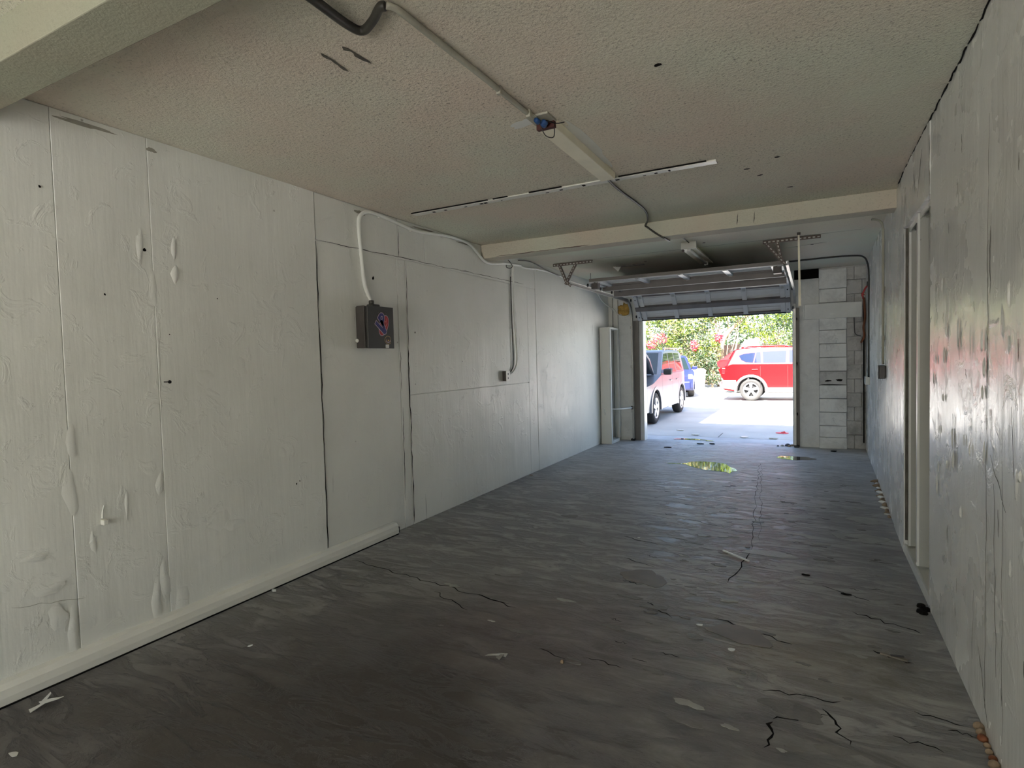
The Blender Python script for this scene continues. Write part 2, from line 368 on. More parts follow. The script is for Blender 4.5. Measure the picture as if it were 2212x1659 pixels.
for i, (y, z, ry, rz) in enumerate([(1.62, 2.755, .18, .022), (3.62, 2.74, .07, .035), (4.55, 2.765, .25, .02), (1.95, 2.73, .03, .03), (5.2, 2.75, .2, .015)]):
    wallpiece('grime_smear', blobby(y, z, ry*.8, rz*.45, i+70, 18, .4), XL+.0045, .0004, SMEAR, wl)
# baseboard: a board with rounded top along the near half
prof = [(XL, .0), (XL+.055, .0), (XL+.058, .04), (XL+.052, .075), (XL+.035, .098), (XL+.012, .105), (XL, .105)]
bb = struct(MB().prism([(x, -4.1, z) for x, z in prof], (0, 4.1+3.905, 0)).build('baseboard_left', TRIM))
box('end_block', BLACK, XL, XL+.03, 3.92, 3.95, .0, .05, bb)
box('bottom_gap', CRACK, XL+.05, XL+.064, -4.1, 3.9, -.001, .006, bb)

# ------------------------------------------------------------------ right wall
wr = struct(MB().box(.95, 1.15, -4.2, 10.2, 0, 2.95).build('wall_right', WALLR))
def rp(y0, y1, z0, z1, t=0, d=.02, mat=WALLR, name='wall_panel'):
    xa, xb = XR(y0+.001)-t, XR(y1-.001)-t
    if y0 >= 5.0: xa, xb = XR(max(y0, 5.021))-t, XR(y1)-t
    pts = [(xa, y0, z0), (xb, y1, z0), (xb+d, y1, z0), (xa+d, y0, z0)]
    return MB().prism(pts, (0, 0, z1-z0)).build(name, mat, wr, bevel=.002)
rp(-4.2, 2.745, 0, H, .004, .36); rp(2.752, 3.985, 0, H, .0, .36)
rp(3.985, 5.03, 2.37, H, .005, .36)
rp(5.02, 5.75, 0, H, 0, .36); rp(5.75, 10.1, 0, H, -.004, .36)
# recess with divider fins, sill and header tracks
box('recess_back', GREYPANEL, .90, .96, 3.985, 5.03, 0, 2.4, wr)
box('divider_panel', GREYPANEL, .612, .9, 4.50, 4.535, .075, 2.37, wr, .002)
box('divider_edge', WHITE, .600, .613, 4.498, 4.537, .075, 2.37, wr, .001)
box('divider_panel', GREYPANEL, .625, .9, 4.965, 4.985, .07, 2.37, wr, .002)
box('divider_edge', WHITE, .612, .626, 4.962, 4.987, .07, 2.37, wr, .001)
box('recess_sill', TRIM, .60, .95, 3.985, 5.02, 0, .06, wr, .003)
box('sill_edge', WHITE, .592, .606, 3.99, 5.02, .0, .066, wr, .001)
for xx in (.612, .645): box('header_track', WHITE2, xx, xx+.008, 3.99, 5.0, 2.335, 2.37, wr)
box('dark_gap', GRIME, .597, .612, 5.0, 5.019, .1, 2.37, wr)
def rpiece(name, outline, mat, parent=wr, off=.0055):
    return MB().prism([(XR(y)-off, y, z) for y, z in outline], (-.0006, 0, 0)).build(name, mat, parent)
for (a, b, n, wd, s) in [((2.749, .1), (2.749, 2.37), 26, .004, 1), ((2.65, 1.0), (2.6, .3), 10, .003, 2), ((2.55, 1.1), (2.52, .1), 9, .002, 3), ((2.70, 1.1), (2.5, .93), 8, .004, 4),
        ((3.99, 2.0), (3.985, 2.7), 9, .008, 5), ((4.4, 2.45), (4.25, 2.7), 8, .008, 6), ((4.5, 2.5), (4.55, 2.68), 6, .008, 7), ((5.0, 2.4), (4.9, 2.6), 6, .01, 8),
        ((2.72, 1.7), (2.72, 1.95), 6, .006, 9), ((2.76, 1.35), (2.75, 1.6), 6, .005, 10), ((2.95, .2), (2.93, .5), 5, .003, 11), ((2.7, .05), (2.85, .3), 6, .005, 12), ((2.3, 1.5), (2.29, 1.2), 6, .004, 13),
        ((2.4, 1.0), (2.45, 1.3), 6, .004, 14), ((3.98, 2.4), (4.0, 2.7), 7, .006, 15)]:
    rpiece('wall_crack', strip_outline(jag(a, b, n, .02, s+500), wd*.4, s+520), GRIME)
rnd = random.Random(5)
for k in range(34):
    y = 2.25+rnd.random()*1.6; z = .75+rnd.random()*1.1; lump(y, z, .006+.012*rnd.random(), .02+.05*rnd.random(), .003+.004*rnd.random(), WALLR, wr, k, xw=XR(y)-.0042, sgn=-1)
for k in range(22):
    y = 2.2+rnd.random()*1.7; z = .15+rnd.random()*2.3; L = .03+.07*rnd.random()
    rpiece('wall_crack', strip_outline(jag((y, z), (y+.02*rnd.random(), z+L), 4, .01, k+700), .0022, k+730), GRIME)
for k in range(16):
    y = 5.4+rnd.random()*4.2; z = .2+rnd.random()*2.3; L = .05+.12*rnd.random()
    rpiece('wall_crack', strip_outline(jag((y, z), (y+.01, z+L), 4, .015, k+800), .005, k+830), GRIME)
# dark joint between ceiling and right wall, broken caulk
for k in range(20):
    y0 = 1.6+k*.19
    MB().prism([(XR(y0)-.002, a, b) for a, b in strip_outline(jag((y0, 2.782), (y0+.17, 2.782), 4, 20*.001, k+900), .005, k)], (-.004, 0, 0)).build('corner_crack', CRACK, wr)

# ------------------------------------------------------------------ ceiling and beams
ce = struct(MB().box(-3.5, 1.15, -4.2, 10.3, H+.012, H+.2).build('ceiling', CEIL))
def cp(y0, y1, mat=CEIL, t=0, x0=XL, x1=.72): return MB().box(x0, x1, y0, y1, H-t, H+.012).build('ceiling_panel', mat, ce, bevel=.0015)
cp(-4.2, 1.1); cp(1.1, 2.343, t=.0); cp(2.345, 3.508); cp(3.512, 4.018); cp(4.022, 5.6); cp(5.6, 7.148, CEILF, .004); cp(7.152, 10.1, CEILF, 0)
bt = MB().box(-3.06, -.56, 4.03, 4.10, H-.010, H).build('batten_strip', TRIM, ce, bevel=.002)
for x0, x1 in ((-3.06, -2.3), (-2.25, -2.12), (-1.93, -1.66), (-1.22, -.62)): box('batten_gap', CRACK, x0, x1, 4.016, 4.031, H-.007, H, ce)
rnd = random.Random(3)
for k in range(14):
    x = -2.9+2.3*rnd.random(); box('nail_hole', CRACK, x, x+.012+.02*rnd.random(), 4.045+.03*rnd.random(), 4.085, H-.0107, H-.0101, ce)
for (x, y) in ((-.4, 4.35), (-.33, 4.55), (-.2, 4.2), (-.15, 5.0), (-2.2, 7.9), (-2.0, 7.75), (.0, 7.8), (-.15, 7.85), (-1.1, 6.9), (.1, 2.2), (-.6, 2.6)):
    flat_piece('nail_hole', blobby(x, y, .02, .012, int(x*100) % 97, 9), H-.0046, .0006, CRACK, ce)
for (a, b, wd, s) in [((-1.79, 1.78), (-1.8, 1.95), .006, 1), ((-1.68, 1.79), (-1.67, 1.95), .008, 2), ((-2.9, 7.15), (.5, 7.15), .003, 3), ((-.3, 7.86), (.15, 7.72), .004, 4)]:
    flat_piece('ceiling_mark', strip_outline(jag(a, b, 8 if s != 3 else 40, .01, s), wd, s), H-.0047, .0006, GRIME, ce)
flat_piece('bright_patch', blobby(-1.36, 2.86, .1, .05, 4, 20, .5), H-.0006, .0006, WHITE, ce)
flat_piece('bright_patch', blobby(-1.19, 3.35, .035, .42, 9, 24, .3), H-.0008, .0008, WHITE2, ce)
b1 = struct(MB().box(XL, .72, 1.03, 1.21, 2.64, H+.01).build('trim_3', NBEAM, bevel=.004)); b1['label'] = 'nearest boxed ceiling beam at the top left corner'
b2 = struct(MB().box(XL, XR(5.7), 5.56, 5.76, 2.64, H+.01).build('trim_4', BEAM, bevel=.004)); b2['label'] = 'boxed ceiling beam crossing before the garage door'
for x in (-.6, -.46): MB().prism([(px, 5.5595, pz) for px, pz in strip_outline(jag((x, 2.66), (x+.01, 2.76), 5, .01, 3), .005, 4)], (0, -.0006, 0)).build('beam_crack', GRIME, b2)
MB().prism([(px, 5.5595, pz) for px, pz in strip_outline(jag((-3.1, 2.648), (-2.0, 2.648), 20, .006, 13), .004, 4)], (0, -.0006, 0)).build('beam_crack', RUST, b2)

# ------------------------------------------------------------------ wall with the garage door opening
X0, X1, ZD = -2.70, -.255, 2.16
wb = struct(MB().box(-3.5, X0, YD, 10.28, 0, 2.95).box(X1, 1.1, YD+.08, 10.28, 0, 2.95).box(X0, X1, YD, 10.28, ZD, 2.95).build('wall_back', WALLF))
struct(MB().box(X1, .088, YD-.0, YD+.081, 0, 2.64).build('trim_5', WALLF, bevel=.003))
box('dark_cavity', CRACK, X1, .088, YD+.01, YD+.079, 2.65, H, wb)
box('corner_post', TRIM, XL+.0, XL+.07, YD-.06, YD, 0, H, wb, .002); box('corner_post', TRIM, XL+.09, XL+.17, YD-.05, YD, 0, H, wb, .002)
box('jamb_trim', WHITE, X0-.002, X0+.035, YD-.01, 10.28, 0, ZD, wb, .003); box('jamb_trim', WHITE, X1-.03, X1+.002, YD+.05, 10.28, 0, ZD, wb, .003)
# block pier: one block on another
zs = [0, .175, .355, .565, .775, .985, 1.20, 1.41, 1.62, 1.83, 2.04, 2.25, 2.46, 2.765]
for i in range(len(zs)-1):
    o = box('concrete_block', BLOCK, .088+.003*(i % 2), .459-.003*(i % 3), YD-.055, YD+.081, zs[i]+(.004 if i else 0), zs[i+1]-.004, wb, .006)
    if i == 5: o.data.materials[0] = BLOCK2
# blockwork right of the pier
for i in range(13):
    z0, z1 = i*.215, min((i+1)*.215, 2.78)
    cut = .56+.1*(i % 2)
    for a, b in ((.459, cut), (cut, XR(10.1)+.02)):
        box('concrete_block', BLOCK2, a+.003, b-.003, YD+.03+.003*(i % 2), YD+.081, z0+.003, z1-.003, wb, .004)
for (x, z, rx, rz) in ((.21, 1.05, .05, .012), (.36, 1.06, .05, .016), (.27, .99, .16, .008)):
    MB().prism([(a, YD-.0565, b) for a, b in blobby(x, z, rx, rz, int(z*100), 14)], (0, .001, 0)).build('soot_mark', CRACK, wb)
box('dark_gap', CRACK, XR(10.1)-.03, XR(10.1)-.012, YD+.0, YD+.03, .1, 2.3, wb)

# ------------------------------------------------------------------ rear end behind the photographer (unseen; opening added and sized for the light it lets in)
wf = struct(MB().box(-3.5, -2.8, -4.3, -4.1, 0, 2.95).box(.2, 1.15, -4.3, -4.1, 0, 2.95).box(-3.0, .4, -4.3, -4.1, 2.2, 2.95).build('wall_front', WALLF))
# building above and around, seen from outside and casting the shade on the yard
STUCCO = plain('pale stucco', (196, 192, 182), .9, var=.05, bump=.3)
struct(MB().box(-3.6, 30, -4.3, 10.3, 2.96, 3.45).box(1.15, 30, -4.3, 10.3, 0, 2.96).build('wall_outside', STUCCO))
struct(MB().box(-30, -2.66, -4.3, 10.3, 3.46, 8.45).box(-30, -3.6, -4.3, 10.3, 0, 3.46).build('wall_upper', STUCCO))
struct(MB().box(-40, 40, -40, -4.3, -.25, -.006).build('ground_rear', GROUND))  # unseen sunlit yard added to bounce light through the rear opening

# ------------------------------------------------------------------ sectional garage door, raised
gdr = thing('garage_door', 'raised grey steel sectional garage door folded back under the ceiling', 'garage door', (-1.5, 9.9, 2.15))
ADDED_DARK = plain('added dark door skin', (44, 38, 36), .8, spec=.2)  # dark skin added over the raised door to deepen shade in the ceiling gap
PROFILE = [(9.975, 2.155), (9.62, 2.545), (9.09, 2.565), (8.56, 2.562), (8.03, 2.56), (7.45, 2.562)]
DX0, DX1 = -2.705, -.30
def door_section(i):
    (ya, za), (yb, zb_) = PROFILE[i], PROFILE[i+1]
    a = Vector((0, ya, za)); b = Vector((0, yb, zb_)); d = (b-a); L = d.length; d.normalize()
    n = Vector((0, -d.z, d.y)); n = n if n.z < 0 else -n            # n points to the inside (down / towards the room)
    if i == 0: n = Vector((0, -abs(d.z), -abs(d.y)))
    Mx = Matrix((Vector((1, 0, 0)), d, n)).transposed().to_4x4(); Mx.translation = a
    base = Mx.copy()
    g = Vector(gdr.location)
    def B(name, mat, x0, x1, s0, s1, t0, t1, par, bev=0):
        return MB().box(x0, x1, s0, s1, t0, t1, base).build(name, mat, par, bev, loc=-g if par is gdr else None)
    skin = B('door_section', DOORP, DX0, DX1, .004, L-.004, -.006, 0, gdr)
    B('added_dark_skin', ADDED_DARK, DX0, DX1, .004, L-.004, -.012, -.006, skin)
    # pressed ribs along the section
    for s in (.09, .20, .33, .44):
        B('rib', DOORP, DX0+.02, DX1-.02, s*L/.53, s*L/.53+.02, 0, .010, skin, .003)
    for s in (0.004, L-.03): B('section_rail', STRUT, DX0, DX1, s, s+.026, 0, .03, skin, .002)
    for k, x in enumerate(np.linspace(DX0+.09, DX1-.14, 5)):
        st_ = B('stile', STILE, x, x+.07, .01, L-.01, .0, .036, skin, .003)
        B('hinge', TRACK, x+.012, x+.056, L-.06, L+.02, .036, .044, st_, .002)
    for x in (DX0, DX1-.065):
        e = B('end_bracket', STILE, x, x+.065, .0, L, .0, .045, skin, .003)
        for s in (.07, L*.5, L-.08): MB().add([base @ Vector((x+.03+.010*math.cos(q), s+.012*math.sin(q), .0455)) for q in np.linspace(0, 2*PI, 9)[:-1]], [tuple(range(8))]).build('bolt_hole', CRACK, e)
    return base, L
frames = [door_section(i) for i in range(5)]
g = Vector(gdr.location)
def strut(y, z, h=.085, dp=.05):
    pr = [(y-dp/2, z), (y-dp/2, z-h), (y-dp/2+.006, z-h), (y-dp/2+.006, z-.006), (y+dp/2-.006, z-.006), (y+dp/2-.006, z-h+.015), (y+dp/2, z-h+.015), (y+dp/2, z)]
    o = MB().prism([(DX0+.01, a, b) for a, b in pr], (DX1-DX0-.02, 0, 0)).build('reinforcing_strut', STRUT, gdr, .002, loc=-g)
    MB().box(DX0+.01, DX1-.01, y-dp/2-.012, y-dp/2, z-h, z-h+.006).build('strut_flange', STILE, o)
strut(7.46, 2.575, .05); strut(8.04, 2.55, .095); strut(8.56, 2.525, .105); strut(8.66, 2.50, .075)
# strut across the middle of the hanging bottom section
base, L = frames[0]
MB().box(DX0+.0, DX1+.0, L*.40, L*.56, .0, .06, base).build('reinforcing_strut', STRUT, gdr, .003, loc=-g)
MB().box(DX0, DX1, -.03, .004, -.012, .02, base).build('rubber_seal', BLACK, gdr, .004, loc=-g)
for x in (DX0-.03, DX1+.03):
    for (y, z) in ((7.5, 2.50), (8.03, 2.50), (8.56, 2.50), (9.09, 2.50), (9.60, 2.46), (9.93, 2.20)):
        r = MB().lathe([(0, -.008), (.022, -.008), (.024, 0), (.022, .008), (0, .008)], (0, 0, 0), 'y', 12).build('roller', BLACK, gdr, smooth=True, rot=(0, 0, PI/2)); r.location = Vector((x, y, z))-g
for x in (DX0+.03, DX1-.11): MB().box(x, x+.09, 7.47, 7.57, 2.44, 2.55).build('top_bracket', STEELD, gdr, .003, loc=-g)
t1 = MB().bar((-2.45, 8.04, 2.455), (-2.45, 8.1, 2.45), .03, .02).build('lock_bar', STEELD, gdr, loc=-g)

# tracks with perforated hangers
SANG = plain('weathered angle steel', (112, 108, 102), .5, metal=.2)
def track(x, sgn, label, ytop):
    t = thing('door_track', label, 'door track', (x, 10.0, 0), group=None); g = Vector(t.location)
    path = [(10.03, 0.02), (10.03, 2.12)]+[(10.03-.30*(1-math.cos(a)), 2.12+.36*math.sin(a)) for a in np.linspace(.2, PI/2, 7)]+[(ytop, 2.505)]
    m = MB(); w_ = .055; d_ = .028
    for (a, b) in zip(path[:-1], path[1:]):
        A = Vector((x, *a)); Bv = Vector((x, *b)); m.bar(A, Bv, w_*.12, .05, up=(1, 0, 0)) if False else None
        dv = (Bv-A).normalized(); nn = Vector((0, -dv.z, dv.y))
        for off, ww in ((nn*.026, 0), (nn*-.026, 0)):
            p = [A+off, Bv+off, Bv+off+Vector((sgn*d_, 0, 0)), A+off+Vector((sgn*d_, 0, 0))]
            m.prism(p, nn*.003)
        p = [A+nn*.026, Bv+nn*.026, Bv-nn*.026, A-nn*.026]; m.prism(p, (-sgn*.003, 0, 0))
    m.build('track_rail', TRACK, t, loc=-g)
    for z in (.5, 1.3, 2.0): MB().box(x-.03, x+.03, 10.03+.03, 10.1, z, z+.05).build('wall_bracket', TRACK, t, .002, loc=-g)
    (MB().box(-2.832, -2.738, 10.06, 10.097, 0, 2.14) if x < -1 else MB().box(-.235, -.185, 10.06, 10.097, 0, 2.2)).build('side_angle', SANG, t, .002, loc=-g)
    MB().box(x-.03, x+.04, 9.99, 10.08, 0, .035).build('foot_bracket', BLACK, t, .004, loc=-g)
    return t
def perf_bar(a, b, parent, off, w_=.035):
    a, b = Vector(a), Vector(b); o = MB().bar(a, b, .004, w_, up=(1, 0, 0)).build('angle_bar', RUST, parent, loc=-off)
    up = Vector((1, 0, 0)) if abs((b-a).normalized().x) < .9 else Vector((0, 0, 1))
    n = int((b-a).length/.045); d = (b-a).normalized()
    m = MB()
    for i in range(1, n):
        c = a+(b-a)*(i/n)+Vector((0, -.0035, 0)); s = d*.010; q = d.cross(Vector((0, 1, 0))).normalized()*.006
        m.add([c-s-q, c+s-q, c+s+q, c-s+q], [(0, 1, 2, 3)])
    if n > 1: m.build('bar_slots', PAPER, o, kind='stuff')
    # second leg of the angle
    return o
def hanger(t, xa, xb, xt, y, z):
    g = Vector(t.location)
    for dz in (0,):
        o = MB().bar((xa, y, H-.022), (xb, y, H-.022), .004, .036, up=(0, 0, 1))
        o.bar((xa, y+.018, H-.0065), (xb, y+.018, H-.0065), .036, .004, up=(0, 0, 1)); ob = o.build('angle_bar', RUST, t, loc=-g)
        m = MB(); n = int(abs(xb-xa)/.045)
        for i in range(n):
            x = xa+(xb-xa)*(i+.5)/n; m.add([(x-.012, y-.0035, H-.03), (x+.012, y-.0035, H-.03), (x+.012, y-.0035, H-.016), (x-.012, y-.0035, H-.016)], [(0, 1, 2, 3)])
        m.build('bar_slots', PAPER, ob, kind='stuff')
    def leg(p, q):
        p, q = Vector(p), Vector(q); d = (q-p).normalized(); s = d.cross(Vector((0, 1, 0))).normalized()*.017
        ob = MB().prism([p-s, q-s, q+s, p+s], (0, .004, 0)).add([v for v in (p+s, q+s, q+s+Vector((0, .03, 0)), p+s+Vector((0, .03, 0)))], [(0, 1, 2, 3)]).build('angle_bar', RUST, t, loc=-g)
        m = MB(); n = int((q-p).length/.042)
        for i in range(n):
            c = p+(q-p)*((i+.5)/n)+Vector((0, -.001, 0)); e = d*.012; r_ = s*.35; m.add([c-e-r_, c+e-r_, c+e+r_, c-e+r_], [(0, 1, 2, 3)])
        m.build('bar_slots', PAPER, ob, kind='stuff')
    return leg
tl = track(-2.86, 1, 'left galvanised door track with its ceiling hanger beside the left wall', 7.15)
leg = hanger(tl, -3.12, -2.56, -2.86, 7.2, 2.5)
leg((-3.03, 7.2, 2.76), (-2.93, 7.2, 2.52)); leg((-2.80, 7.21, 2.76), (-2.95, 7.21, 2.50)); leg((-2.93, 7.19, 2.53), (-2.86, 7.19, 2.47))
tr = track(-.235, -1, 'right galvanised door track with its ceiling hanger beside the block pier', 7.15)
leg = hanger(tr, -.50, .085, -.235, 7.2, 2.5)
leg((-.48, 7.2, 2.77), (-.27, 7.2, 2.50)); leg((-.355, 7.21, 2.77), (-.30, 7.21, 2.52))

# ------------------------------------------------------------------ ceiling lamps
l1 = thing('strip_light', 'cream bare strip light housing with open end near the front ceiling', 'lamp', (-1.27, 3.4, H))
g = Vector(l1.location)
MB().prism([(-.055, 2.9-3.4, -.0), (.055, 2.9-3.4, 0), (.05, 2.9-3.4, -.045), (-.05, 2.9-3.4, -.045)], (0, 1.04, 0)).build('housing', CREAM, l1, .003)
MB().box(-.07, .055, -.62, -.5, -.012, 0).build('junction_plate', CONW, l1, .002)
MB().box(-.055, .05, -.525, -.495, -.045, -.012).build('rusty_end', plain('rusted end', (70, 30, 24), .7), l1, .002)
for k, (x, y) in enumerate(((-.01, -.60), (.015, -.56), (.0, -.54))):
    MB().lathe([(.0, -.03), (.012, -.03), (.016, .0), (.008, .012), (0, .012)], (x, y, -.035), 'y', 10).build('wire_cap', BLUE, l1, smooth=True)
MB().tube(smoothpath([(-.02, -.55, -.03), (.0, -.53, -.085), (.035, -.50, -.09), (.04, -.50, -.03)]), .003, 6).build('loose_wire', DKCON, l1)
MB().tube(smoothpath([(.03, -.58, -.03), (.06, -.52, -.03), (.1, -.5, -.025)]), .003, 6).build('loose_wire', BLACK, l1)
l2 = thing('strip_light', 'white strip light with one bare tube hanging before the garage door', 'lamp', (-1.24, 7.35, H))
MB().box(-.03, .03, -.62, .62, -.05, 0).build('housing', CREAM, l2, .004)
MB().prism([(-.03, -.61, -.03), (-.085, -.61, -.075), (-.08, -.61, -.082), (0, -.61, -.055), (.08, -.61, -.082), (.085, -.61, -.075), (.03, -.61, -.03)], (0, 1.22, 0)).build('reflector', CREAM, l2)
MB().box(-.085, .085, -.625, -.605, -.085, -.0).build('end_cap', WHITE2, l2, .003)
MB().lathe([(0, -.58), (.016, -.58), (.016, .58), (0, .58)], (.0, 0, -.085), 'y', 14).build('tube', WHITE, l2, smooth=True)
for y in (-.59, .59): MB().box(-.02, .02, y-.012, y+.012, -.105, -.055).build('tube_holder', WHITE2, l2, .002)
MB().lathe([(0, -.02), (.014, -.02), (.014, .01), (0, .01)], (-.06, -.62, -.1), 'y', 10).build('pull_socket', RUST, l2, smooth=True)

# ------------------------------------------------------------------ pipes and cables
def cable(name, label, cat, pts, r, mat, clips=(), cm=None, n=8, sm=6):
    t = thing(name, label, cat, pts[0]); g = Vector(pts[0])
    MB().tube([p for p in smoothpath(pts, sm)], r, n).build('sheath', mat, t, smooth=True, loc=-g)
    for c in clips: MB().box(c[0]-.012, c[0]+.012, c[1]-.012, c[1]+.012, c[2]-.022, c[2]+.022).build('clip', cm or mat, t, .003, loc=-g)
    return t
zc = H-.016
cable('conduit', 'dark bent conduit dropping in at the top of the ceiling', 'conduit', [(-1.49, 1.28, H-.06), (-1.50, 1.45, H-.045), (-1.535, 1.66, H-.02), (-1.52, 1.73, zc), (-1.44, 1.70, zc), (-1.37, 1.655, zc), (-1.345, 1.655, zc)], .017, DKCON)
cable('conduit', 'painted conduit running along the ceiling to the open strip light', 'conduit', [(-1.34, 1.655, zc), (-1.32, 1.70, zc), (-1.315, 1.9, zc), (-1.305, 2.3, zc), (-1.30, 2.7, zc), (-1.29, 2.79, zc)], .013, CONW, [(-1.303, 2.42, zc), (-1.295, 2.72, zc)])
cable('conduit', 'dark conduit from the open strip light down over the far beam', 'conduit', [(-1.29, 3.96, zc), (-1.30, 4.3, zc), (-1.285, 4.95, zc), (-1.35, 5.35, zc), (-1.42, 5.53, H-.03), (-1.40, 5.543, 2.74), (-1.33, 5.545, 2.68), (-1.26, 5.545, 2.63), (-1.25, 5.60, 2.628), (-1.24, 5.74, 2.628)], .009, DKCON)
cable('cable', 'thin cable across the beam underside to the bare tube light', 'cable', [(-1.24, 5.75, 2.63), (-1.24, 5.77, 2.70), (-1.24, 5.85, zc), (-1.24, 6.3, zc), (-1.235, 6.72, zc)], .006, DKCON)
xw = XL+.018
cable('cable', 'thick white cable looping from the charcoal box along the left wall top', 'cable',
      [(xw+.01, 3.70, 2.0), (xw, 3.63, 2.15), (xw, 3.605, 2.36), (xw, 3.585, 2.60), (xw, 3.60, 2.70), (xw, 3.68, 2.755), (xw, 3.80, 2.765), (xw, 3.95, 2.755), (xw, 4.3, 2.725), (xw, 4.5, 2.735), (xw, 4.75, 2.76), (xw, 5.0, 2.772), (xw, 5.25, 2.765), (xw, 5.43, 2.70), (xw+.01, 5.56, 2.62), (xw+.01, 5.70, 2.605), (xw+.01, 5.9, 2.63), (xw, 6.1, 2.66), (xw, 6.5, 2.69)],
      .016, CABLE, [(XL+.012, 3.85, 2.765), (XL+.012, 4.28, 2.727), (XL+.012, 4.78, 2.762)], TRIM, 10)
cable('cable', 'white cable sagging along the wall top beyond the far beam', 'cable', [(xw, 6.45, 2.69), (xw, 6.6, 2.675), (xw, 6.9, 2.70), (xw, 7.3, 2.715), (xw, 7.9, 2.70), (xw, 8.4, 2.66), (xw, 8.9, 2.63), (xw, 9.5, 2.62)], .013, CABLE, [(XL+.012, 7.0, 2.705)], TRIM)
cable('cable', 'slack second cable crossing under the wall top beside the beam end', 'cable', [(xw+.02, 6.4, 2.74), (xw+.03, 6.75, 2.765), (xw+.02, 7.3, 2.72), (xw+.0, 7.9, 2.70)], .007, DKCON)
cable('cable', 'twin drop cable hanging to the small wall outlet', 'cable', [(xw, 6.29, 2.67), (xw, 6.29, 2.40), (xw, 6.29, 2.05), (xw, 6.32, 1.75), (xw, 6.33, 1.53), (xw, 6.30, 1.42), (xw, 6.2, 1.345), (xw, 6.10, 1.325)], .011, CABLE)
cable('cable', 'straight thin cable beside the twin drop cable', 'cable', [(xw-.006, 6.23, 2.52), (xw-.006, 6.235, 2.0), (xw-.006, 6.24, 1.5), (xw-.006, 6.2, 1.38), (xw-.006, 6.12, 1.34)], .006, DKCON)
hk = MB().tube(smoothpath([(XL, 6.20, 2.72), (XL+.03, 6.21, 2.68), (XL+.05, 6.215, 2.64), (XL+.03, 6.19, 2.615), (XL+.015, 6.13, 2.62), (XL+.02, 6.11, 2.65)]), .005, 6).build('hook', STEELD, smooth=True)
tag(hk, 'small dark hook where the twin cable drops by the beam', 'hook')

# ------------------------------------------------------------------ charcoal breaker box with stickers
eb = thing('electrical_box', 'charcoal metal electrical box with red and blue sticker on left wall', 'electrical box', (XL, 3.685, 1.80))
MB().box(0, .12, -.155, .155, -.17, .165).build('body', BLACKBOX, eb, .003)
MB().box(.12, .128, -.16, .16, -.175, .17).build('cover', BLACKBOX, eb, .003)
MB().box(.02, .1, -.168, -.155, -.17, .17).build('hinge_flange', STEELD, eb, .003)
MB().box(.03, .1, -.06, .03, .165, .19).build('hub', BLACKBOX, eb, .008)
MB().lathe([(0, 0), (.022, 0), (.022, .03), (.017, .035), (0, .035)], (.06, -.03, .188), 'z', 14).build('cable_gland', DKCON, eb, smooth=True)
MB().lathe([(0, -.01), (.014, -.01), (.016, .0), (.012, .012), (0, .012)], (.02, -.165, -.11), 'y', 12).build('side_screw', CABLE, eb, smooth=True)
for (y, z) in ((.075, .115), (-.02, .118)): MB().box(.128, .131, y-.012, y+.012, z-.004, z+.004).build('cover_screw', DKCON, eb)
lt = MB().box(.128, .136, .045, .085, -.172, -.142).build('latch_tab', WHITE, eb, .004)
# stickers, built flat on the cover (y to the right, z up)
SR = plain('sticker red', (170, 42, 48), .4); SB = plain('sticker blue', (46, 44, 112), .4); SW = plain('sticker outline', (196, 176, 190), .4); SG = plain('sticker gold', (190, 160, 100), .4); SD = plain('sticker brown', (60, 40, 34), .4)
stk = bpy.data.objects.new('sticker', None); link(stk, eb); stk.location = (.1282, .012, .018); stk.rotation_euler = (math.radians(0), 0, 0)
def ell(cy, cz, ry, rz, ang, n=36):
    a0 = math.radians(ang); return [(cy+ry*math.cos(q)*math.cos(a0)-rz*math.sin(q)*math.sin(a0), cz+ry*math.cos(q)*math.sin(a0)+rz*math.sin(q)*math.cos(a0)) for q in np.linspace(0, 2*PI, n+1)[:-1]]
def flat(name, pts, x, mat, par): return MB().prism([(x, a, b) for a, b in pts], (.0004, 0, 0)).build(name, mat, par)
flat('oval_outline', ell(.022, -.004, .052, .094, -28), .0, SW, stk); flat('oval', ell(.022, -.004, .047, .089, -28), .0005, SR, stk)
def letter(pts, out, x):
    c = Vector((sum(p[0] for p in pts)/len(pts), sum(p[1] for p in pts)/len(pts)))
    return [tuple(c+(Vector(p)-c)*out) for p in pts]
Vp = [(-.088, .012), (-.064, .022), (.012, -.040), (-.030, .062), (.004, .070), (.048, -.052), (.034, -.066), (.012, -.070)]
Vp = [(-.088, .010), (-.074, .028), (-.002, -.022), (-.052, .040), (-.030, .066), (.058, -.050), (.040, -.074), (.020, -.072)]
def offset_poly(pts, d):
    out = []; n = len(pts); area = sum(pts[i][0]*pts[(i+1) % n][1]-pts[(i+1) % n][0]*pts[i][1] for i in range(n)); s = 1 if area > 0 else -1
    for i in range(n):
        p0, p1, p2 = Vector(pts[i-1]), Vector(pts[i]), Vector(pts[(i+1) % n]); e1 = (p1-p0).normalized(); e2 = (p2-p1).normalized()
        n1 = Vector((e1.y, -e1.x))*s; n2 = Vector((e2.y, -e2.x))*s; m = (n1+n2); m = m.normalized() if m.length > 1e-6 else n1
        out.append(tuple(p1+m*d/max(.45, m.dot(n1))))
    return out
Vl = [(-.086, .006), (-.070, .030), (.008, -.028), (-.026, .030), (-.002, .048), (.052, -.052), (.044, -.068), (.022, -.076)]
Pl = [(.010, -.012), (-.052, .056), (-.034, .084), (-.012, .098), (.012, .096), (.028, .078), (.030, .050), (.018, .020), (.022, .004)]
for nm, P_ in (('letter_v', Vl), ('letter_p', Pl)):
    flat(nm+'_outline', offset_poly(P_, .0055), .0012, SW, stk)
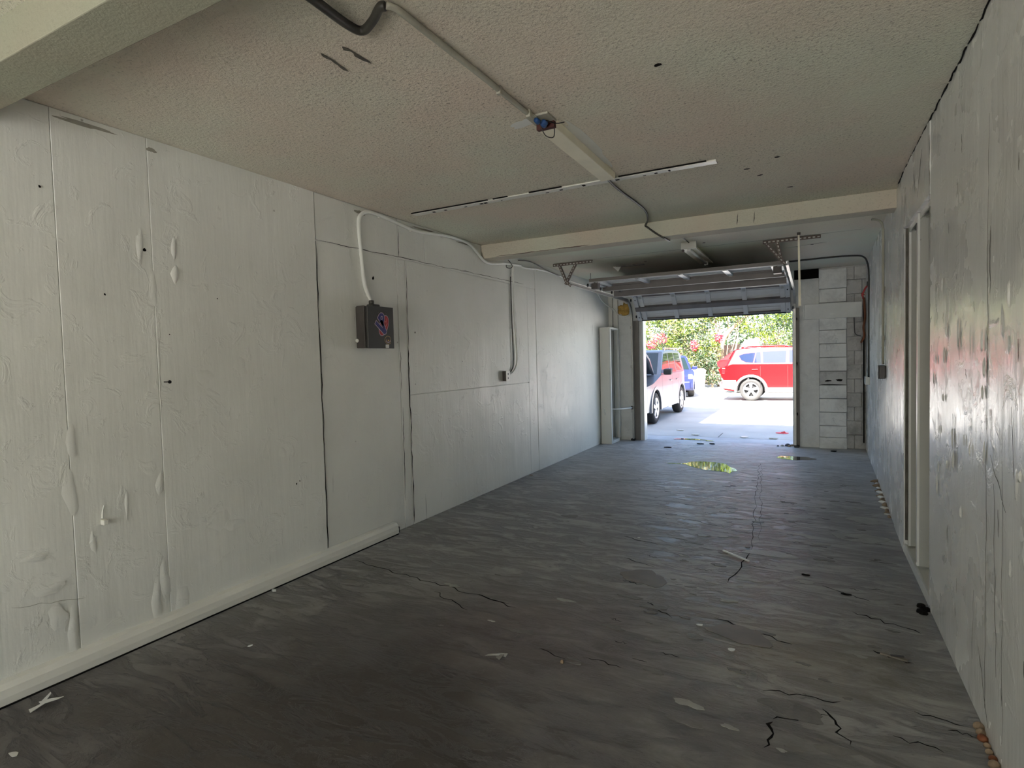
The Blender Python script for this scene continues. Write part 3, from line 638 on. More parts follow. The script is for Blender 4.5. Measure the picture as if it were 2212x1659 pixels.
for nm, P_ in (('letter_v', Vl), ('letter_p', Pl)): flat(nm, P_, .0020, SB, stk)
flat('letter_hole_rim', ell(-.004, .058, .013, .017, -20, 16), .0026, SW, stk); flat('letter_hole', ell(-.004, .058, .008, .011, -20, 16), .0032, SB, stk)
for a in (((.045, .02), (.062, .06), (.068, .058), (.052, .018)), ((.036, -.01), (.064, .02), (.068, .014), (.044, -.018)), ((.03, .03), (.055, .035), (.055, .03), (.03, .024))):
    flat('red_squiggle', a, .0012, plain('sticker pink', (206, 110, 110), .4), stk)
s2 = bpy.data.objects.new('sticker', None); link(s2, eb); s2.location = (.1282, .08, -.105); tag(s2, 'small helmet shaped gold and white sticker')
flat('outline', blobby(0, 0, .042, .034, 5, 20, .12), 0, SG, s2); flat('field', blobby(0, 0, .038, .030, 5, 20, .12), .0005, BLACKBOX, s2)
flat('ring', ell(.002, -.004, .028, .018, 0), .001, SW, s2); flat('ring_field', ell(.002, .0, .024, .016, 0), .0015, SD, s2); flat('centre', ell(.004, -.003, .010, .006, 0), .002, SG, s2)

# ------------------------------------------------------------------ small wall fittings
ob_ = thing('outlet_box', 'small grey outlet box below the twin cable on left wall', 'outlet', (XL, 6.02, 1.31))
MB().box(0, .05, -.045, .045, -.06, .06).build('box', STEELD, ob_, .004); MB().box(.05, .056, -.048, .048, -.062, .062).build('cover_plate', WHITE2, ob_, .002)
for z in (-.025, .025): MB().box(.056, .0565, -.012, .012, z-.01, z+.01).build('socket', BLACK, ob_)
kn = thing('wall_peg', 'stubby white painted peg on the lower left wall', 'peg', (XL+.002, 1.60, .715))
MB().box(0, .035, -.012, .012, -.014, .014).build('stub', TRIM, kn, .004)
MB().tube([(.0, .0, .02), (.004, .002, .06), (.002, .01, .085)], [.006, .004, .002], 6).build('paint_drip', WALL, kn)
nl = thing('nail', 'long dark nail sticking out of the left wall', 'nail', (XL+.004, 1.955, 1.428))
MB().lathe([(0, 0), (.003, 0), (.003, .05), (.010, .05), (.010, .055), (0, .055)], (0, 0, 0), 'z', 8).build('shaft', BLACK, nl, rot=(0, PI/2, 0))
ro = thing('outlet_box', 'black outlet box at the foot of conduit on right wall', 'outlet', (XR(6.72), 6.70, 1.285))
MB().box(-.055, 0, -.07, .07, -.065, .065).build('box', BLACKBOX, ro, .005); MB().box(-.060, -.055, -.072, .072, -.067, .067).build('cover_plate', BLACKBOX, ro, .002)
MB().box(-.0605, -.060, -.02, .02, -.03, .0).build('socket', BLACK, ro)
xr = XR(6.65)-.014
cable('conduit', 'dark vertical conduit on the right wall above the black outlet', 'conduit', [(xr-.1, 6.60, H-.02), (xr-.05, 6.62, H-.03), (xr-.01, 6.65, 2.72), (xr, 6.68, 2.6), (xr, 6.68, 2.0), (xr, 6.69, 1.36)], .011, CONW, [(xr+.004, 6.68, 1.62), (xr+.004, 6.68, 2.1)])
so_ = thing('switch_box', 'white switch box low on the far end of right wall', 'switch', (XR(9.2)+.0, 9.2, 1.09))
MB().box(-.05, .002, -.09, .09, -.055, .055).build('box', WHITE, so_, .005); MB().box(-.055, -.05, -.03, .03, -.03, .03).build('toggle_plate', CABLE, so_, .002)
xq = XR(9.1)-.012
cable('conduit', 'thin dark conduit crossing the far ceiling and down to the white switch', 'conduit', [(-.45, 9.0, H-.012), (-.1, 8.98, H-.012), (.25, 8.95, H-.012), (.50, 8.95, H-.02), (.60, 8.98, H-.04), (xq-.02, 9.04, 2.68), (xq, 9.08, 2.5), (xq, 9.1, 2.0), (xq, 9.1, 1.14)], .011, DKCON)
rt = thing('red_tape_tag', 'red tape and loose wire tied to conduit by the white cover', 'tape', (xq, 9.1, 2.33))
MB().tube(smoothpath([(0, 0, .06), (-.03, .1, .02), (-.05, .25, -.04), (-.05, .35, -.06)]), .012, 6).build('tape_tail', RED, rt, smooth=True)
MB().box(-.02, .012, -.015, .02, .04, .1).build('tape_wrap', BLACK, rt, .004); MB().tube(smoothpath([(-.03, .3, -.05), (-.05, .45, -.02), (-.03, .5, -.06), (-.04, .38, -.09)]), .009, 6).build('tape_loop', RED, rt, smooth=True)
cable('cable', 'rusty brown cord hanging in the corner by the white cover', 'cable', [(.675, 9.98, 2.28), (.69, 9.97, 2.0), (.67, 9.97, 1.85), (.68, 9.98, 1.72), (.64, 9.99, 1.62)], .014, BROWN)
cable('cable', 'thin dark cord hanging below the white cover', 'cable', [(.55, 9.98, 2.0), (.555, 9.98, 1.85), (.57, 9.98, 1.75), (.64, 9.98, 1.72)], .006, DKCON)
sb = thing('hanging_strap', 'pale flat strap hanging from the ceiling beside right door track', 'strap', (-.125, 6.93, H))
MB().prism([(-.012, 0, 0), (.006, 0, 0), (.016, 0, -.79), (-.008, 0, -.79)], (0, .005, 0)).build('strap', CREAM, sb); MB().box(-.02, .015, -.01, .012, -.03, -.004).build('ceiling_staple', STEELD, sb, .002)
cv = thing('metal_cover', 'long white metal cover mounted across the block pier', 'cover', (.27, 9.99, 2.12))
MB().box(-.385, .385, 0, .055, -.115, .115).build('shell', WHITE, cv, .006); MB().box(-.34, .36, -.004, .0, -.108, -.098).build('lower_lip', CABLE, cv, .002)
MB().box(-.40, -.385, .0, .05, -.12, .11).build('end_cap', WHITE, cv, .003); MB().prism([(a, -.003, b) for a, b in ell(-.01, -.05, .035, .008, 0, 16)], (0, .003, 0)).build('badge', CABLE, cv)
for x in (-.3, .3): MB().box(x, x+.02, .05, .06, -.05, .05).build('mounting_strap', CABLE, cv)
sf = thing('wooden_frame', 'tall white wooden box frame standing in the left door corner', 'frame', (-3.15, 9.5, 0))
MB().box(-.115, .055, -.02, .005, 0, 2.02).build('side_board', TRIM, sf, .002)
MB().box(.05, .075, -.022, .028, 0.0, 2.02).build('stile', WHITE, sf, .002); MB().box(.05, .075, .45, .50, 0, 2.02).build('stile', WHITE, sf, .002)
MB().box(-.10, .075, .005, .50, 1.985, 2.02).build('top_rail', WHITE, sf, .002); MB().box(-.10, .075, .005, .50, .0, .05).build('bottom_rail', WHITE, sf, .002)
MB().box(-.115, -.10, .005, .50, .05, 1.985).build('back_panel', GREYPANEL, sf); MB().box(-.02, .0, .22, .245, .05, 1.985).build('inner_slat', TRIM, sf)
MB().prism([(-.05, -.025, .62), (-.03, -.04, .585), (-.02, -.03, .52), (-.045, -.022, .50), (-.07, -.022, .55)], (0, .012, 0)).build('hasp', CABLE, sf)
MB().tube([(.02, .0, .60), (.18, .25, .59), (.29, .52, .59)], .013, 8).build('latch_rod', WHITE, sf, smooth=True); MB().box(.27, .31, .50, .56, .56, .62).build('rod_end', STEELD, sf, .003)
yf = bmesh.new(); bmesh.ops.create_icosphere(yf, subdivisions=3, radius=1)
for v in yf.verts:
    n = mn.noise(v.co*1.7)*.9+mn.noise(v.co*4)*.35; v.co = Vector((v.co.x*.11, v.co.y*.05, v.co.z*.09))*(1+n)
me = bpy.data.meshes.new('spray_foam'); yf.to_mesh(me); yf.free(); me.materials.append(FOAM); me.polygons.foreach_set('use_smooth', [True]*len(me.polygons))
fo = bpy.data.objects.new('spray_foam', me); link(fo); fo.location = (-2.97, 10.07, 2.36); tag(fo, 'lump of yellow spray foam on the wall left of the garage door', 'foam')
cable('cable', 'white cable curving down to the yellow spray foam', 'cable', [(-3.26, 9.4, 2.60), (-3.26, 9.6, 2.5), (-3.25, 9.9, 2.43), (-3.18, 10.03, 2.36), (-3.1, 10.05, 2.27), (-3.0, 10.04, 2.23), (-2.92, 10.04, 2.24), (-2.88, 10.05, 2.27)], .012, CABLE)
cable('cable', 'short wire stub hanging near the left door hanger', 'cable', [(-2.98, 8.3, H-.003), (-2.98, 8.3, 2.7), (-2.98, 8.31, 2.55)], .004, DKCON)
pw = thing('ceiling_hook_plate', 'small pale pointed metal flap on the ceiling before the door', 'bracket', (-2.45, 7.95, H))
MB().prism([(-.07, 0, 0), (.05, 0, -.01), (.01, 0, -.075)], (0, .006, 0)).build('flap', WHITE2, pw); MB().box(-.02, .38, .0, .03, -.012, 0).build('strip', STEELD, pw, .002)

# ------------------------------------------------------------------ puddles and litter on the floor
def puddle(pts, label, group=None):
    o = MB().prism([(x, y, .0005) for x, y in pts], (0, 0, .0022)).build('puddle', WATER); return tag(o, label, 'puddle')
pud = [(-1.84, 8.02), (-1.78, 7.97), (-1.70, 8.0), (-1.62, 8.0), (-1.56, 8.02), (-1.50, 7.92), (-1.40, 7.82), (-1.26, 7.70), (-1.08, 7.66), (-.98, 7.63), (-.93, 7.56), (-.92, 7.68), (-.86, 7.75), (-.90, 7.9), (-.99, 8.02), (-1.06, 8.22), (-1.2, 8.28), (-1.4, 8.30), (-1.52, 8.22), (-1.56, 8.10), (-1.66, 8.05), (-1.76, 8.05)]
puddle(pud, 'long irregular puddle on the floor reflecting green leaves')
puddle(blobby(-.23, 8.98, .22, .17, 4, 26, .25), 'small oval puddle near the foot of the pier')
def litter(name, label, cat, outline, h, mat, tilt=0, group=None):
    cx = sum(p[0] for p in outline)/len(outline); cy = sum(p[1] for p in outline)/len(outline)
    o = MB().prism([(x-cx, y-cy, tilt*(x-cx)) for x, y in outline], (0, 0, h)).build(name, mat); o.location = (cx, cy, .001+abs(tilt)*.05); return tag(o, label, cat, group)
st_ = MB().bar((-.61, 4.53, .008), (-.52, 4.445, .012), .014, .010).bar((-.525, 4.45, .012), (-.412, 4.368, .007), .014, .010).build('stick', WHITE, bevel=.002); tag(st_, 'thin snapped white stick on the bare floor', 'stick')
pf = thing('paper_scrap', 'torn pale tape scrap near the left baseboard in front', 'scrap', (-3.07, 1.22, 0))
MB().prism([(-.05, .0, .004), (.0, .02, .02), (.06, .05, .03), (.055, .03, .028), (.01, .0, .014), (.02, -.06, .006), (-.02, -.05, .004), (-.01, -.01, .008)], (0, 0, .002)).build('torn_strip', PAPER, pf)
MB().prism([(-.045, .01, .005), (-.06, .05, .02), (-.04, .045, .022), (-.015, .012, .01)], (0, 0, .002)).build('curled_end', PAPER, pf)
litter('paper_scrap', 'flat pale scrap at the lower left corner of the floor', 'scrap', blobby(-2.79, 1.0, .02, .014, 3, 9, .4), .002, PAPER)
litter('paper_scrap', 'tiny bright white scrap on the dark floor left of centre', 'scrap', [(-2.668, 1.96), (-2.65, 1.958), (-2.645, 1.975), (-2.656, 1.972)], .006, WHITE, .3)
litter('paper_scrap', 'small pale crumb beside the left baseboard', 'scrap', blobby(-3.19, 2.56, .016, .012, 8, 9, .5), .012, PAPER)
pc = thing('paint_chip', 'curled grey paint chip on the dark floor at centre front', 'chip', (-1.42, 2.44, 0))
MB().prism([(-.06, -.01, .002), (.0, .015, .006), (.05, .01, .01), (.055, .025, .022), (.01, .03, .012), (-.05, .01, .003)], (0, 0, .002)).build('curl', FLAKE, pc)
MB().prism([(.0, .0, .004), (.03, -.02, .004), (.04, .01, .02), (.02, .012, .016)], (0, 0, .002)).build('edge', FLAKED, pc)
nb = MB().lathe([(0, 0), (.008, 0), (.010, .006), (.006, .014), (0, .015)], (0, 0, 0), 'z', 10).build('pebble', TAN, smooth=True); nb.location = (-1.10, 2.535, .0005); tag(nb, 'small tan pebble with a stalk right of the paint chip', 'pebble')
for i, (x, y, s, lab) in enumerate([(-.37, 3.01, .012, 'white crumb low in the middle of the right floor'), (-.56, 3.22, .010, 'white crumb just above the yellowish floor stain'), (-1.28, 4.6, .008, 'white crumb left of the snapped stick'), (-1.05, 5.3, .008, 'white crumb on the mid floor beyond the stick')]):
    litter('crumb', lab, 'crumb', blobby(x, y, s*1.5, s, i, 8, .3), .005, WHITE)
wd = thing('wood_splinter', 'dark wood splinter on the floor near the right wall', 'splinter', (.34, 3.255, 0))
MB().bar((-.05, .02, .006), (.06, -.015, .006), .02, .008).build('splinter', WOOD, wd, .002); MB().bar((-.01, .0, .012), (.045, .008, .014), .012, .005).build('sliver', STEELD, wd)
for i, (x, y, lab) in enumerate([(-2.1, 9.39, 'dark flat fleck on the floor left of the long puddle'), (-1.69, 9.92, 'dark fleck on the threshold left of the middle'), (-1.50, 9.98, 'dark fleck on the threshold near the middle'), (.27, 9.75, 'dark fleck on the floor under the block pier'), (-.05, 4.25, 'dark fleck right of the snapped stick'), (.18, 4.0, 'dark fleck near the recess in right wall'), (-3.235, 6.59, 'brown fleck at the left wall base under the outlet')]):
    litter('debris_fleck', lab, 'debris', blobby(x, y, .045 if y > 9 else .022, .03 if y > 9 else .012, i+3, 9, .5), .012 if y > 9 else .006, CRACK if i != 6 else TAN)
for i, (x, y, lab, m) in enumerate([(-2.35, 11.65, 'white scrap outside on the shaded pavement farthest left', WHITE), (-1.95, 11.05, 'small white scrap outside near the apron joint', WHITE), (-1.1, 10.95, 'pale crumpled scrap outside on the apron joint', WHITE), (-.62, 10.93, 'pale twig and scrap outside near right jamb', PAPER)]):
    litter('paper_scrap', lab, 'scrap', blobby(x, y, .06, .05, i+13, 10, .5), .015, m)
for i, (x, y, rx, ry) in enumerate([(-1.95, 10.45, .22, .09), (-1.60, 10.35, .06, .05)]):
    puddle(blobby(x, y, rx, ry, i+3, 22, .4), ['wet patch on the apron just outside the door', 'tiny wet spot beside the apron patch'][i])
tb = thing('tape_scrap', 'crumpled pink tape on the pavement outside near right jamb', 'scrap', (-.5, 11.7, 0))
PINK = plain('pink tape', (236, 96, 110), .5)
MB().prism([(-.12, 0, .0), (-.02, .05, .01), (.10, .02, .0), (.02, -.06, .0)], (0, 0, .012)).build('ribbon', PINK, tb); MB().prism([(-.03, .0, .012), (.03, .03, .03), (.05, -.02, .012)], (0, 0, .01)).build('fold', RED, tb)
dj = thing('rubble', 'small pile of leaf litter at the foot of the right track', 'debris', (-.36, 10.12, 0))
for k, (x, y, r) in enumerate(((0, 0, .05), (.06, .03, .035), (-.08, -.02, .03), (-.14, -.06, .02), (.02, -.05, .03))):
    MB().lathe([(0, 0), (r, 0), (r*.8, r*.5), (r*.3, r*.8), (0, r*.8)], (x, y, 0), 'z', 7).build('clump', (STEELD, TAN, PAPER)[k % 3], dj)
# caulk crust along the right wall foot
ck = thing('caulk_crust', 'lumpy tan crust along the foot of the right wall', 'caulk', (XR(6.8)-.01, 6.8, 0))
rnd = random.Random(9)
for k in range(22):
    y = -.75+1.6*k/21; r = .014+.02*rnd.random()*(1 if k > 3 else .5)
    MB().lathe([(0, 0), (r, 0), (r*1.05, r*.3), (r*.6, r*.7), (0, r*.8)], (0, 0, 0), 'z', 9).build('lump', (TAN, TRIM, TAN)[k % 3], ck, smooth=True, loc=(XR(6.8+y)-XR(6.8)-.006*rnd.random(), y, 0), rot=(0, 0, k)).scale = (.8, 2.2, 1)
ck2 = thing('caulk_crust', 'reddish crumbling crust at the wall foot in the lower right corner', 'caulk', (.575, 2.6, 0))
for k in range(8):
    r = .012+.012*rnd.random(); MB().lathe([(0, 0), (r, 0), (r, r*.6), (r*.5, r*1.1), (0, r*1.2)], (-.006*rnd.random(), -.1+.04*k, 0), 'z', 8).build('lump', (TAN, TAN, BROWN)[k % 3], ck2, smooth=True)
cb = thing('cobweb_clump', 'black grime clump at the wall foot before the recess', 'debris', (.565, 3.93, 0))
for k in range(7):
    a = rnd.random()*6.3; r = .012+.012*rnd.random(); MB().lathe([(0, 0), (r, 0), (r*.8, r*.7), (0, r)], (.02*math.cos(a)-.01, .05*math.sin(a), 0), 'z', 7).build('clod', CRACK, cb)

# ------------------------------------------------------------------ vehicles
GLASS = plain('dark car glass', (14, 18, 24), .05, spec=.8, var=.02); GLASS2 = plain('blue tinted car glass', (24, 34, 58), .03, spec=.8, var=.02)
TIRE = plain('tyre rubber', (46, 45, 44), .85); RIM = plain('alloy wheel', (200, 200, 204), .3, metal=.5); HUBD = plain('wheel well dark', (22, 22, 22), .8)
TRIMG = plain('grey bumper plastic', (120, 120, 122), .6); LAMP = plain('headlamp glass', (210, 220, 230), .1, spec=.8); AMBER = plain('amber lamp', (232, 140, 50), .3); TAIL = plain('red tail lamp', (190, 20, 24), .2, spec=.8)
CHROME = plain('chrome bar', (210, 212, 216), .15, metal=.9)
def carpaint(n, rgb, metal=.0, rough=.32): return plain(n, rgb, rough, metal=metal, coat=.0, spec=.3, var=.02)
def suv(name, label, loc, rotz, paint, P):
    t = thing(name, label, 'car', loc, rotz)
    x0, x1, xr, xf, W, zs, zb, zr, ra = (P[k] for k in ('x0', 'x1', 'xr', 'xf', 'W', 'zs', 'zb', 'zr', 'ra'))
    xh, xwt, xre = P['cowl'], P['wtop'], P['rtop']; zh = P.get('zh', zb-.08)
    def arc(cx, r, n=12, zc=.34):
        a0 = math.asin(max(-1, min(1, (zs-zc)/r))); return [(cx-r*math.cos(a), zc+r*math.sin(a)) for a in np.linspace(a0, PI-a0, n)]
    out = [(x0+.10, zs+.04)]+arc(xr, ra)+arc(xf, ra)+[(x1-.10, zs-.02), (x1-.02, zs+.08), (x1, .52), (x1-.015, .74), (x1-.07, zh-.06), (x1-.16, zh-.01)]
    out += [(x1-.55, zh+.04), (xh, zb+.0), (xre-.02, zb+.03), (x0+.16, zb-.02), (x0+P.get('tail', .02), zb-.12), (x0+.06, .66), (x0, .60), (x0+.01, .44)]
    def wy(x, z):
        u = (x-(x0+x1)/2)/((x1-x0)/2); k = 1-.11*abs(u)**9
        if z > .8: k *= 1-.012*(z-.8)/max(.01, zb-.8)
        if z < .5: k *= 1-.015*(.5-z)/.3
        return W*k
    bm = bmesh.new()
    va = [bm.verts.new((x, wy(x, z), z)) for x, z in out]; vb = [bm.verts.new((x, -wy(x, z), z)) for x, z in out]; n = len(out)
    for i in range(n): bm.faces.new((va[i], va[(i+1) % n], vb[(i+1) % n], vb[i]))
    [(bm.faces.new([va[i] for i in tr]), bm.faces.new([vb[i] for i in tr[::-1]])) for tr in tessellate_polygon([[Vector((x, z, 0)) for x, z in out]])]
    for kx in np.arange(x0+.12, x1, .16): bmesh.ops.bisect_plane(bm, geom=bm.verts[:]+bm.edges[:]+bm.faces[:], plane_co=(kx, 0, 0), plane_no=(1, 0, 0))
    for kz in (.5, .8, .95): bmesh.ops.bisect_plane(bm, geom=bm.verts[:]+bm.edges[:]+bm.faces[:], plane_co=(0, 0, kz), plane_no=(0, 0, 1))
    for v in bm.verts: v.co.y = math.copysign(wy(v.co.x, v.co.z), v.co.y)
    bmesh.ops.dissolve_degenerate(bm, dist=.0005, edges=bm.edges[:])
    bmesh.ops.recalc_face_normals(bm, faces=bm.faces)
    me = bpy.data.meshes.new('body'); bm.to_mesh(me); bm.free(); me.materials.append(paint); body = bpy.data.objects.new('body', me); link(body, t)
    md = body.modifiers.new('bevel', 'BEVEL'); md.width = .035; md.segments = 3; md.limit_method = 'ANGLE'; md.angle_limit = .9
    # greenhouse
    Wb = W*.95; tum = P.get('tum', .26)
    def gy(z): return Wb-(z-zb)*tum
    cab = [(xh-.02, zb-.05), (xwt, zr-.05), (xwt-.25, zr-.012), ((xwt+xre)/2, zr), (xre+.25, zr-.02), (xre+.02, zr-.07), (P.get('rbase', x0+.14), zb-.05)]
    bm = bmesh.new(); va = [bm.verts.new((x, gy(z), z)) for x, z in cab]; vb = [bm.verts.new((x, -gy(z), z)) for x, z in cab]; n = len(cab)
    for i in range(n): bm.faces.new((va[i], va[(i+1) % n], vb[(i+1) % n], vb[i]))
    bm.faces.new(va); bm.faces.new(vb[::-1]); bmesh.ops.recalc_face_normals(bm, faces=bm.faces)
    me = bpy.data.meshes.new('cabin'); bm.to_mesh(me); bm.free(); me.materials.append(P.get('cabmat', paint)); c = bpy.data.objects.new('cabin', me); link(c, t)
    md = c.modifiers.new('bevel', 'BEVEL'); md.width = .05; md.segments = 3; md.limit_method = 'ANGLE'; md.angle_limit = .5
    for s in (1, -1):
        for wpts in P['windows']:
            w_ = MB().add([(x, s*(gy(z)+.004), z) for x, z in wpts]+[(x, s*(gy(z)-.01), z) for x, z in wpts],
                [tuple(range(len(wpts))), tuple(range(len(wpts), 2*len(wpts)))[::-1]]+[(i, (i+1) % len(wpts), len(wpts)+(i+1) % len(wpts), len(wpts)+i) for i in range(len(wpts))]).build('side_window', P.get('glass', GLASS), c)
        for x in P['seams']:
            MB().add([(x-.004, s*(wy(x, .7)+.002), .42), (x+.004, s*(wy(x, .7)+.002), .42), (x+.004, s*(wy(x, .75)+.003), .78), (x+.004, s*(wy(x, zb-.03)+.003), zb-.03), (x-.004, s*(wy(x, zb-.03)+.003), zb-.03), (x-.004, s*(wy(x, .75)+.003), .78)], [tuple(range(6))]).build('door_seam', HUBD, body)
        for x in P['handles']:
            MB().box(x-.09, x+.09, s*(wy(x, zb-.14))-.006, s*(wy(x, zb-.14))+.006, zb-.16, zb-.13).build('door_handle', P.get('handlemat', paint), body, .006, loc=(0, s*.02, 0))
        # mirror
        MB().box(xh-.38, xh-.24, s*(W-.02)-.0, s*(W-.02)+s*.19, zb+.0, zb+.14).build('side_mirror', P.get('mirror', BLACK), t, .03)
        # arches
        for xc in (xr, xf):
            m = MB(); rr, r2 = ra+.0, ra+.075
            a = np.linspace(-.15, PI+.15, 20); yy = W*.985
            ps = [(xc-rr*math.cos(q), .34+rr*math.sin(q)) for q in a]+[(xc-r2*math.cos(q), .34+r2*math.sin(q)) for q in a[::-1]]
            for i in range(19):
                q = [ps[i], ps[i+1], ps[38-i], ps[39-i]]
                m.prism([(x, s*yy-s*.03, z) for x, z in q], (0, s*.045, 0))
            m.build('wheel_flare', P.get('flare', TRIMG), body, smooth=False)
        xa, xb = xr+ra+.02, xf-ra-.02
        MB().box(xa, xb, s*W-s*.06, s*W+s*.0, zs-.02, zs+.13).build('sill_panel', P.get('flare', TRIMG), body, .015)
        if P.get('rails', 1): MB().bar((xwt-.35, s*(gy(zr)-.04), zr+.035), (xre+.25, s*(gy(zr)-.04), zr+.03), .03, .03).box(xwt-.40, xwt-.32, s*(gy(zr)-.06), s*(gy(zr)-.02), zr-.03, zr+.03).box(xre+.22, xre+.3, s*(gy(zr)-.06), s*(gy(zr)-.02), zr-.03, zr+.03).build('roof_rail', P.get('railmat', CHROME), t, .006)
        MB().box(x1-.13, x1-.005, s*W*.86-.13, s*W*.86+.02, .66, .82).build('headlight', LAMP, t, .02)
        MB().box(x1-.15, x1-.02, s*W*.86+.0-.02, s*W*.86+.045, .66, .73).build('turn_signal', AMBER, t, .01)
        MB().box(x0+.02, x0+.24, s*W*.84-.08, s*W*.84+.07, zb-.28, zb-.08).build('tail_light', TAIL, t, .02)
        for xc in (xr, xf):
            yc = s*(W-.115); wh = MB().lathe([(.20, -.1), (.30, -.108), (.335, -.09), (.345, -.05), (.345, .05), (.335, .09), (.30, .108), (.235, .10), (.225, .08), (.2, -.02)], (0, 0, 0), 'y', 36).build('wheel', TIRE, t, smooth=True)
            wh.location = (xc, yc, .345)
            if s < 0: wh.rotation_euler = (0, 0, PI)
            MB().lathe([(0, .03), (.2, .03), (.228, .05)], (0, 0, 0), 'y', 28).build('wheel_backing', HUBD, wh)
            MB().lathe([(.205, .085), (.235, .102), (.228, .06), (.2, .06), (.205, .085)], (0, 0, 0), 'y', 36).build('rim_ring', RIM, wh, smooth=True)
            for k in range(5):
                a = 2*PI*k/5+.3; d = Vector((math.cos(a), 0, math.sin(a))); q = Vector((-d.z, 0, d.x))
                MB().prism([d*.03-q*.032+Vector((0, .06, 0)), d*.215-q*.045+Vector((0, .06, 0)), d*.215+q*.045+Vector((0, .06, 0)), d*.03+q*.032+Vector((0, .06, 0))], (0, .035, 0)).build('spoke', RIM, wh, .004)
            MB().lathe([(0, .105), (.03, .103), (.045, .09), (.045, .06)], (0, 0, 0), 'y', 16).build('hub_cap', RIM, wh, smooth=True)
    for xc in (xr, xf):
        aa = np.linspace(-.08, PI+.08, 17); ri = ra-.012
        MB().prism([(xc-ri*math.cos(q), -W*.97, .34+ri*math.sin(q)) for q in aa]+[(xc-(ri-.012)*math.cos(q), -W*.97, .34+(ri-.012)*math.sin(q)) for q in aa[::-1]], (0, 2*W*.97, 0)).build('wheel_well', HUBD, body)
        for s in (1, -1): MB().lathe([(0, -.005), (.30, -.005), (.30, .005), (0, .005)], (xc, s*(W-.10), .345), 'y', 24).build('brake_disc', HUBD, body)
    # windscreen and rear glass
    def between(p, q, name, m0=.12, m1=.10):
        (xa, za), (xb, zb_) = p, q; d = Vector((xb-xa, 0, zb_-za)); L = d.length; d.normalize(); nn = Vector((d.z, 0, -d.x)) if name == 'windscreen' else Vector((-d.z, 0, d.x))
        a = Vector((xa, 0, za))+d*m1*L; b = Vector((xa, 0, za))+d*(L*(1-.06))
        vs = []
        for pnt in (a, b):
            for s in (1, -1): vs.append(pnt+Vector((0, s*(gy(pnt.z)-m0), 0))+nn*.006)
        MB().add(vs, [(0, 1, 3, 2)]).build(name, P.get('glass', GLASS), c)
    between(cab[0], cab[1], 'windscreen', .09, .12); between(cab[6], cab[5], 'rear_window', .14, .18)
    MB().box(x1-.06, x1+.03, -W*.80, W*.80, zs+.02, .58).build('front_bumper', P.get('bumper', paint), t, .04)
    MB().box(x0-.05, x0+.1, -W*.86, W*.86, zs+.05, .62).build('rear_bumper', P.get('rbumper', TRIMG), t, .04)
    MB().box(x1-.02, x1+.035, -.32, .32, .36, .50).build('lower_grille', HUBD, t, .01)
    return t, body, c, gy, wy

# silver SUV, bonnet up
SIL = carpaint('silver car paint', (108, 112, 120), .22)
SIL.node_tree.nodes['Principled BSDF'].inputs['Specular IOR Level'].default_value = .8
P1 = dict(x0=-2.02, x1=2.28, xr=-1.28, xf=1.47, W=.885, zs=.30, zb=1.06, zr=1.66, ra=.42, cowl=1.0, wtop=.30, rtop=-1.78, zh=.86, tum=.17,
    windows=[[(.80, 1.10), (.28, 1.55), (-.10, 1.57), (-.10, 1.10)], [(-.18, 1.10), (-.18, 1.57), (-.76, 1.575), (-.82, 1.10)], [(-.92, 1.12), (-.84, 1.57), (-1.45, 1.56), (-1.60, 1.12)]],
    seams=[.92, -.14, -.86], handles=[.05, -.66], flare=TRIMG, glass=GLASS)
P1['glass'] = plain('clear green car glass', (30, 40, 36), .06, spec=.8)
P1['flare'] = SIL; P1['bumper'] = SIL
jeep, jb, jc, gyj, wyj = suv('silver_car', 'silver four-wheel-drive car with raised bonnet standing left of the doorway outside', (-3.955, 14.19, 0), -PI/2, SIL, P1)
jeep['category'] = 'car'
# engine bay and raised bonnet (car frame: +x forward)
ENG = plain('dark engine parts', (44, 44, 46), .5); TEAL = plain('teal reflection', (90, 170, 176), .3)
MB().box(1.25, 2.15, -.68, .68, .80, .92).build('engine_block', ENG, jeep, .02)
MB().box(1.45, 1.85, -.35, .2, .92, .99).build('engine_cover', ENG, jeep, .03); MB().box(1.4, 1.8, .38, .6, .92, .98).build('teal_reflection', TEAL, jeep, .03); MB().box(1.9, 2.05, .25, .55, .92, .99).build('battery', BLACK, jeep, .02)  # teal block stands in for a teal reflection in the engine bay
MB().tube(smoothpath([(1.5, .3, .95), (1.7, .45, 1.02), (2.0, .5, .97)]), .03, 8).build('hose', BLACK, jeep, smooth=True)
ang = math.radians(29); hl = 1.42; hinge = Vector((.94, 0, 1.08)); dv = Vector((math.cos(ang), 0, math.sin(ang))); nv = Vector((-math.sin(ang), 0, math.cos(ang)))
def hoodpt(u, v, k): return hinge+dv*(u*hl)+Vector((0, v, 0))+nv*k
hp = [(0, .70), (.5, .76), (.88, .72), (1.0, .60)]
outl = [(u, v) for u, v in hp]+[(u, -v) for u, v in hp[::-1]]
bn = MB().prism([hoodpt(u, v, .0) for u, v in outl], nv*.02).build('bonnet', SIL, jeep, .006)
MB().prism([hoodpt(u, v, -.035) for u, v in ((.12, .55), (.4, .62), (.62, .56), (.70, .60), (.86, .56), (.90, .2), (.84, -.2), (.9, -.55), (.5, -.6), (.12, -.55))], nv*.03).build('torn_lining', BLACK, bn)
for s in (1, -1): MB().prism([hoodpt(u, s*v, -.03) for u, v in ((.02, .70), (.5, .755), (.88, .715), (.97, .60), (.94, .56), (.85, .66), (.5, .70), (.02, .645))], nv*.03).build('bonnet_edge', SIL, bn)
MB().tube([(1.9, .60, .90), tuple(hoodpt(.6, .62, -.02))], .006, 6).build('prop_rod', ENG, jeep)
for k in range(7): MB().box(2.265, 2.30, -.30+.1*k-.022, -.30+.1*k+.022, .62, .84).build('grille_slot', HUBD, jeep, .005)
